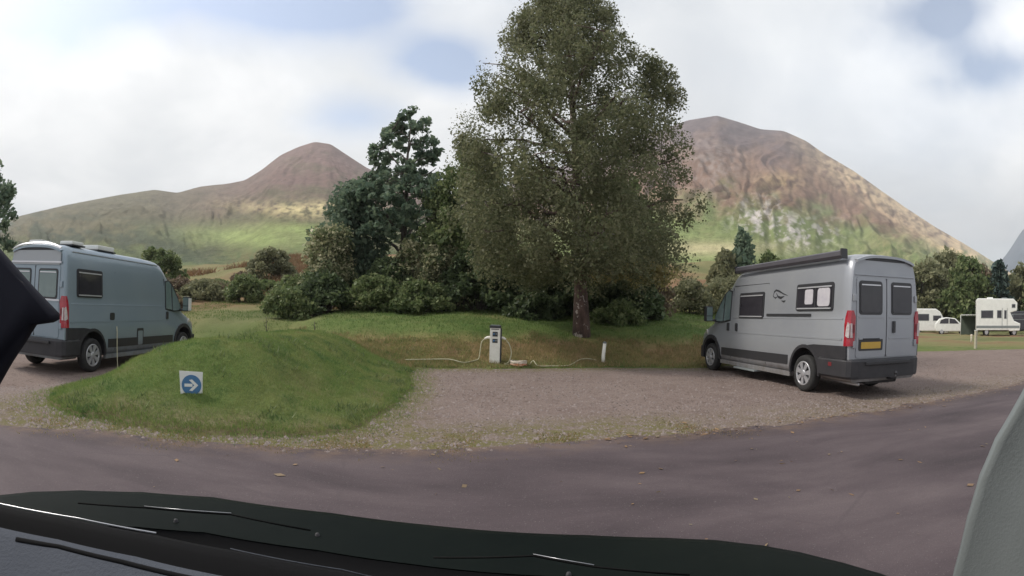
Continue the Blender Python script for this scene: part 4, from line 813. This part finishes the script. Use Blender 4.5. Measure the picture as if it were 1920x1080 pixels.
pts = [(cx_+(.20+.018*math.sin(3*a))*math.cos(a), cy_+(.17+.015*math.cos(5*a))*math.sin(a), cz_+.03+.022*a/6.28+.01*math.sin(2.3*a)) for a in np.linspace(0, 5*6.28, 90)]
q = MB(); q.tube(pts[:40], .017, M['orange'], 6); q.tube(pts[39:], .018, M['pale'], 6); tag(q.build('cable_coil'), 'salmon and cream coil of cable lying on the ground right of the bollard', 'cable coil')
cable('loose_cable', [G(.50, 12.95), G(.60, 13.05, .10), G(.72, 12.85, .05), G(1.1, 12.9, .05), G(1.5, 13.05, .05), G(1.68, 13.3, .07), G(1.9, 13.6, .08), G(2.15, 13.7, .08), G(2.35, 13.7, .05)], .012, M['cream'], 'thin pale cable snaking between the coil and the short white post', 'cable', 'cables at the hook-up bollard')
px_, py_ = 2.52, 13.65; q = MB(); q.tube([(0, 0, -.2), (.005, 0, .22), (.03, 0, .56)], [.048, .048, .046], M['whitep'], 12); pz = H(px_, py_)
r0 = empty('marker_post', (px_, py_, pz)); tag(r0, 'short round white post at the back edge of the gravel', 'post', 'pitch marker posts'); q.build('post', r0)
q = MB(); q.lathe([(0, .59), (.03, .585), (.05, .56), (.05, .54), (.046, .54)], (.03, 0, 0), (0, 0, 1), M['grey'], 12); q.build('post_cap', r0)
px_, py_ = 20.9, 16.2; r0 = empty('timber_post', (px_, py_, H(px_, py_))); tag(r0, 'upright pale timber post on the grass strip in front of the white motorhome', 'post', 'posts on the far grass')
q = MB(); q.box((-.06, -.06, -.2), (.06, .06, .84), M['woodpost'], .012); q.build('post', r0); q = MB(); q.box((-.07, -.07, .84), (.07, .07, .87), M['white'], .012); q.build('post_cap', r0)
px_, py_ = 25.6, 20.2; r0 = empty('pale_stub', (px_, py_, H(px_, py_))); tag(r0, 'small pale stub left of the upright timber post on the far grass', 'post', 'posts on the far grass')
q = MB(); q.tube([(0, 0, -.1), (0, 0, .42)], .06, M['woodpost'], 10); q.build('post', r0); q = MB(); q.lathe([(0, .50), (.05, .49), (.07, .45), (.07, .42)], (0, 0, 0), (0, 0, 1), M['pale'], 12); q.build('post_cap', r0)
# ------------------------------------------------------------------ arrow sign on the mound
sx, sy = -3.72, 5.14; sz = H(sx, sy)
root = empty('arrow_sign', (sx, sy, sz), .56); tag(root, 'white plate with blue disc and white right arrow, low on the mound', 'sign')
q = MB(); q.prism([(-.14, 0, -.02), (.13, 0, -.03), (.145, 0, .285), (-.15, 0, .295)], (0, .008, 0), M['white']); pl = q.build('plate', root)
q = MB(); q.lathe([(0, .006), (.123, .006), (.123, .0), (0, 0)], (0, -.001, .128), (0, -1, 0), M['blue'], 40, False); dsc = q.build('blue_disc', pl)
q = MB(); a_ = [(-.088, .018), (.012, .018), (-.030, .062), (.008, .070), (.085, 0), (.008, -.070), (-.030, -.062), (.012, -.018), (-.088, -.018)]
q.prism([(x, -.010, .128+z) for x, z in a_[:1]+[a_[1], a_[7], a_[8]]], (0, .002, 0), M['white']); q.prism([(x, -.0105, .128+z) for x, z in (a_[2], a_[3], a_[4], (.035, 0))], (0, .002, 0), M['white']); q.prism([(x, -.0105, .128+z) for x, z in ((.035, 0), a_[4], a_[5], a_[6])], (0, .002, 0), M['white'])
q.build('arrow', dsc); q = MB(); q.box((-.02, .010, -.25), (.02, .03, .25), M['dark']); q.build('stake', root)
# ------------------------------------------------------------------ far vehicles
def profile_vehicle(root, prof, w, m_, r=.06):
    q = MB(); bm = bmesh.new(); vs = [bm.verts.new((x, -w/2, z)) for x, z in prof]; f = bm.faces.new(vs); e_ = bmesh.ops.extrude_face_region(bm, geom=[f]); vv = [v for v in e_['geom'] if isinstance(v, bmesh.types.BMVert)]
    for v in vv: v.co.y += w
    bmesh.ops.recalc_face_normals(bm, faces=bm.faces); bmesh.ops.bevel(bm, geom=bm.edges[:], offset=r, segments=3, affect='EDGES', profile=.6); q.bm(bm, m_, False); return q.build('body', root)
def far_wheels(root, xs_, w, r=.32):
    for x in xs_:
        for sg in (1, -1):
            q = MB(); q.lathe([(0, -.2), (r*.9, -.2), (r, -.16), (r, -.02), (r*.9, 0), (r*.6, .0)], (x, sg*w/2, r), (0, sg, 0), M['tyre'], 20); wh = q.build('wheel', root); q = MB(); q.lathe([(r*.6, .01), (0, .02)], (x, sg*w/2, r), (0, sg, 0), M['rim'], 16); q.build('rim', wh)
def side_win(root, x0, x1, z0, z1, w, name_='window', m_='glass', both=True):
    for sg in (1, -1):
        q = MB(); q.box((x0, sg*w/2-.012, z0), (x1, sg*w/2+.012, z1), M['grey'], .008); f_ = q.build(name_, root); q = MB(); q.box((x0+.05, sg*(w/2+.012)-.006, z0+.05), (x1-.05, sg*(w/2+.012)+.006, z1-.05), M[m_]); q.build('pane', f_)
mx_, my_ = 36.9, 26.3
root = empty('motorhome', (mx_, my_, H(mx_, my_)), -.87); root.scale = (.73, 1, 1); tag(root, 'white coach-built motorhome with overcab bed, on the far grass at right', 'motorhome')
profile_vehicle(root, [(-2.5, .45), (1.35, .45), (1.4, .38), (2.65, .42), (2.72, .95), (1.95, 1.15), (1.5, 1.75), (2.3, 1.9), (2.35, 2.45), (1.9, 2.78), (-2.4, 2.85), (-2.52, 2.7)], 2.25, M['white'], .07)
side_win(root, -2.0, -.55, 1.35, 1.95, 2.25); side_win(root, -.1, .45, 1.35, 1.95, 2.25); side_win(root, .75, 1.05, 1.3, 1.95, 2.25); side_win(root, 1.35, 1.85, 1.15, 1.62, 2.1, 'cab_window'); side_win(root, 1.65, 2.1, 2.1, 2.4, 2.25)
q = MB(); q.add([(1.98, -.9, 1.17), (1.98, .9, 1.17), (1.53, .9, 1.73), (1.53, -.9, 1.73)], [(0, 1, 2, 3)], M['glass']); q.build('windscreen', root)
q = MB(); q.box((.50, -1.15, .55), (.53, -1.12, 2.1), M['grey']); q.box((1.10, -1.15, .55), (1.13, -1.12, 2.1), M['grey']); q.build('door_gap', root)
q = MB(); q.box((-2.55, -1.14, .62), (2.6, -1.122, .80), M['grey']); q.build('side_stripe', root); q = MB(); q.box((-1.2, -.3, 2.84), (-.5, .3, 2.94), M['white'], .03); q.build('roof_vent', root); q = MB(); q.box((.6, -.3, 2.82), (1.2, .3, 2.9), M['grey'], .03); q.build('roof_vent', root); far_wheels(root, (-1.3, 2.0), 2.1, .33)
vx, vy = 39.6, 36.7
root = empty('small_campervan', (vx, vy, H(vx, vy)-.15), -.75); tag(root, 'small white campervan with a rounded roof, half hidden behind the tail of the grey van', 'campervan', 'white vehicles on the far grass')
profile_vehicle(root, [(-2.3, .35), (2.2, .35), (2.35, .85), (2.2, 1.1), (1.35, 1.35), (.85, 2.15), (.4, 2.42), (-1.9, 2.45), (-2.35, 2.2)], 1.9, M['white'], .09)
side_win(root, -1.7, -.3, 1.3, 1.95, 1.9); side_win(root, .1, .95, 1.3, 1.8, 1.9, 'cab_window'); q = MB(); q.add([(1.38, -.75, 1.38), (1.38, .75, 1.38), (.90, .75, 2.12), (.90, -.75, 2.12)], [(0, 1, 2, 3)], M['glass']); q.build('windscreen', root); far_wheels(root, (-1.4, 1.5), 1.85)
vx, vy = 38.0, 32.5
root = empty('small_car', (vx, vy, H(vx, vy)-.1), -.8); root.scale = (.9, 1, 1); tag(root, 'small white hatchback car with a domed roof, between the small campervan and the motorhome', 'car', 'white vehicles on the far grass')
profile_vehicle(root, [(-1.75, .30), (1.75, .30), (1.85, .65), (1.7, .85), (.95, .98), (.35, 1.42), (-.6, 1.52), (-1.35, 1.40), (-1.8, .95), (-1.85, .6)], 1.68, M['white'], .10)
for sg in (1, -1):
    for w_ in ([(-.30, .98), (.72, .98), (.28, 1.36), (-.30, 1.43)], [(-1.35, .98), (-.38, .98), (-.38, 1.43), (-.75, 1.42), (-1.2, 1.28)]):
        q = MB(); q.prism([(x, sg*.842, z) for x, z in w_], (0, sg*.008, 0), M['glass']); q.build('side_window', root)
q = MB(); q.add([(.98, -.68, 1.0), (.98, .68, 1.0), (.42, .62, 1.40), (.42, -.62, 1.40)], [(0, 1, 2, 3)], M['glass']); q.build('windscreen', root); far_wheels(root, (-1.1, 1.15), 1.66, .30)
vx, vy = 43.6, 27.4
root = empty('dark_van', (vx, vy, H(vx, vy)), -.87); tag(root, 'dark parked van at the right edge of the photo, just beyond the motorhome cab', 'van')
profile_vehicle(root, [(-2.2, .35), (2.2, .35), (2.3, .9), (1.4, 1.15), (.8, 1.9), (-2.1, 1.95), (-2.25, 1.7)], 1.9, mat('dark_grey_paint', (.05, .05, .06), .35, .2), .07); side_win(root, -1.6, .0, 1.2, 1.7, 1.9); side_win(root, .2, .9, 1.2, 1.65, 1.9); far_wheels(root, (-1.35, 1.45), 1.85)
ax_, ay_ = 36.4, 29.0                                       # frame awning left of the motorhome
root = empty('frame_awning', (ax_, ay_, H(ax_, ay_)), -.87); root.scale = (.72, .8, .93); tag(root, 'low dark green awning on a pale thin frame, left of the motorhome', 'awning')
q = MB()
for x in (-1.1, 1.1):
    for y in (-.7, .7): q.tube([(x, y, 0), (x, y, 1.75)], .025, M['white'], 6)
for a, b2 in (((-1.1, -.7), (1.1, -.7)), ((-1.1, .7), (1.1, .7)), ((-1.1, -.7), (-1.1, .7)), ((1.1, -.7), (1.1, .7))): q.tube([(*a, 1.75), (*b2, 1.75)], .03, M['white'], 6)
q.build('frame', root); q = MB(); gm = mat('green_canvas', (.05, .065, .05), .9, vary=(.065, .08, .06)); q.box((-1.08, .64, .05), (1.08, .66, 1.6), gm); q.box((-1.08, -.64, 1.62), (1.08, .64, 1.66), gm); q.build('canvas', root)
# ------------------------------------------------------------------ the vehicle the photo is taken from
cab = empty('own_vehicle', (0, 0, 0)); tag(cab, 'dark cab and bonnet along the bottom edge, with grey pillar at right', 'vehicle')
E_ = [(-.95, .02), (-.75, .14), (-.60, .215), (-.463, .275), (-.375, .308), (-.293, .328), (-.206, .338), (-.122, .337), (-.06, .325), (.05, .27), (.15, .18), (.3, .05)]
zE = CAMH-.2; q = MB(); V = []; rows = [(0, .0, 0), (0, -.006, .001), (.0, -.014, -.002), (.0, -.022, -.008), (0, -.028, -.012)]
for dx, dy, dz in rows: V += [(x+dx, y+dy, zE+dz) for x, y in E_]
V += [(x, y, zE-.06) for x, y in E_]; k_ = len(E_); F = [(i*k_+j, i*k_+j+1, (i+1)*k_+j+1, (i+1)*k_+j) for i in range(4) for j in range(k_-1)]+[(5*k_+j, 5*k_+j+1, j+1, j) for j in range(k_-1)]
q.add(V, F, M['dashb'], True); q.build('dash_lip', cab)
q = MB(); V = []; rows = [(-.026, -.012), (-.029, -.009), (-.045, -.010), (-.12, -.03), (-.5, -.12)]
for dy, dz in rows: V += [(x, y+dy, zE+dz) for x, y in E_]
V += [(x, y-.5, zE-.3) for x, y in E_]; F = [(i*k_+j, i*k_+j+1, (i+1)*k_+j+1, (i+1)*k_+j) for i in range(5) for j in range(k_-1)]; q.add(V, F, M['dash'], True); q.build('dashboard', cab)
q = MB(); q.tube([(-.407, .252, zE-.0105), (-.364, .270, zE-.0105), (-.2975, .285, zE-.0105), (-.217, .296, zE-.0105), (-.15, .297, zE-.0105)], .0032, M['dashb'], 6); q.build('dash_groove', cab)
q = MB(); q.tube([(-.60, .217, zE+.001), (-.463, .277, zE+.001), (-.375, .310, zE+.001), (-.293, .330, zE+.001)], .0009, M['chrome'], 6); q.tube([(-.22, .3385, zE), (-.122, .3385, zE), (-.06, .3265, zE)], .0005, M['dash'], 6); q.build('windscreen_seal', cab)
Bn = [(-1.35, .30), (-1.12, .46), (-1.04, .585), (-.985, .682), (-.905, .767), (-.78, .85), (-.622, .912), (-.352, .935), (-.152, .925), (.154, .897), (.30, .868), (.39, .839), (.47, .79), (.523, .74), (.575, .67), (.612, .605), (.65, .50), (.68, .38)]
zB = CAMH-.42; V = []; k_ = len(Bn)
def toward(p, s_): return (p[0]*s_+(-.15)*(1-s_), p[1]*s_)
rows = [(1.03, -.40), (1.03, -.12), (1.02, -.04), (1.0, 0), (.97, .006), (.88, .012), (.80, .010)]
for s_, dz in rows: V += [(*toward(p, s_), zB+dz) for p in Bn]
F = [(i*k_+j, i*k_+j+1, (i+1)*k_+j+1, (i+1)*k_+j) for i in range(len(rows)-1) for j in range(k_-1)]; q = MB(); q.add(V, F, M['bonnet'], True); q.build('bonnet', cab)
q = MB(); V = []; rows = [(.80, .008), (.78, -.02), (.6, .0), (.36, .06), (.30, .06)]
for s_, dz in rows: V += [(*toward(p, s_), zB+dz) for p in Bn]
F = [(i*k_+j, i*k_+j+1, (i+1)*k_+j+1, (i+1)*k_+j) for i in range(len(rows)-1) for j in range(k_-1)]; q.add(V, F, M['dashb'], True); q.build('scuttle', cab)
for pts in ([(-.72, .60, CAMH-.355), (-.60, .655, CAMH-.352), (-.447, .705, CAMH-.35), (-.30, .70, CAMH-.35)], [(-.10, .66, CAMH-.352), (.041, .675, CAMH-.35), (.123, .639, CAMH-.35), (.25, .60, CAMH-.352)]):
    q = MB(); q.tube(pts, .0016, M['black_matt'], 6); wp = q.build('wiper', cab); q = MB(); q.tube([(x, y, z+.003) for x, y, z in pts[1:3]], .0006, M['chrome'], 5); q.build('wiper_blade', wp)
for x, y in ((-.33, .80), (-.60, .74), (.1, .72)):
    q = MB(); q.lathe([(0, .007), (.0035, .006), (.005, 0)], (x, y, zB+.010), (0, 0, 1), M['black'], 10); q.build('washer_jet', cab)
# grey pillar trim, right
Pp = [(.760, .33, .16), (.712, .385, .02), (.681, .42, -.099), (.661, .451, -.17), (.652, .464, -.225), (.648, .469, -.29), (.648, .468, -.375), (.652, .46, -.50), (.66, .45, -.62)]
q = MB(); V = []
for dx, dy in ((0, 0), (.012, -.006), (.045, -.06), (.12, -.16), (.22, -.26), (.26, -.20), (.10, .02), (.02, .02)): V += [(x+dx, y+dy, CAMH+z) for x, y, z in Pp]
k_ = len(Pp); F = [(i*k_+j, i*k_+j+1, ((i+1) % 8)*k_+j+1, ((i+1) % 8)*k_+j) for i in range(8) for j in range(k_-1)]+[tuple(i*k_ for i in range(8)), tuple(i*k_+k_-1 for i in range(8))]
q.add(V, F, M['grey'], True); q.build('pillar_trim', cab)
# black mirror housing, left: rounded wedge with real depth
ol = [(-.846, .533, .067), (-.827, .562, .038), (-.802, .598, .001), (-.783, .622, -.024), (-.774, .634, -.037), (-.774, .634, -.046), (-.781, .625, -.052), (-.801, .599, -.057), (-.813, .582, -.086), (-.828, .56, -.12), (-.844, .536, -.16)]
ol = [(-.93, .40, .16)]+ol+[(-.93, .40, -.30)]; q = MB(); V = []; c0 = Vector((-.90, .46, -.04))
for s_, dep in ((.90, -.03), (1, .0), (1, .05), (.85, .12), (.5, .16)):
    for p_ in ol: v = c0+(Vector(p_)-c0)*s_; n_v = Vector((-.80, .58, 0)); v = v+n_v*dep; V.append((v.x, v.y, v.z+CAMH))
k_ = len(ol); F = [(i*k_+j, i*k_+(j+1) % k_, (i+1)*k_+(j+1) % k_, (i+1)*k_+j) for i in range(4) for j in range(k_)]+[tuple(range(k_)), tuple(4*k_+j for j in range(k_))]
q.add(V, F, M['mirrorm'], True); mh = q.build('mirror_housing', cab)

# cab shell round the camera, out of frame: roof, side doors and back wall, like a real cab's, added to shade the dash
q = MB(); q.box((-1.0, -1.5, CAMH+.42), (1.0, .06, CAMH+.47), M['grey'], .02); q.build('unseen_roof_panel', cab)
q = MB(); q.box((-1.0, -1.5, .6), (1.0, -1.45, CAMH+.42), M['dark']); q.build('unseen_back_wall', cab)
for sg in (-1, 1):
    q = MB(); q.box((sg*1.0-.03, -1.45, .5), (sg*1.0+.03, -.10, CAMH-.1), M['dark'], .01); q.build('unseen_side_door', cab)
    q = MB(); q.tube([(sg*.93, .06, CAMH+.43), (sg*.96, .12, CAMH+.2), (sg*1.0, .16, CAMH-.2)], .03, M['dark'], 8); q.build('unseen_door_post', cab)
# ------------------------------------------------------------------ haze
q = MB(); q.box((-1400, -300, -3), (3700, 3400, 620), None); hz_o = q.build('haze'); hz_o.data.materials.clear()
m = bpy.data.materials.new('haze'); m.use_nodes = True; t = m.node_tree; t.nodes.clear()
v = N(t, 'ShaderNodeVolumePrincipled'); v.inputs['Color'].default_value = (.97, .985, 1, 1); v.inputs['Density'].default_value = .00028; v.inputs['Anisotropy'].default_value = .2
o = N(t, 'ShaderNodeOutputMaterial'); t.links.new(v.outputs[0], o.inputs['Volume']); hz_o.data.materials.append(m); tag(hz_o, kind='stuff')
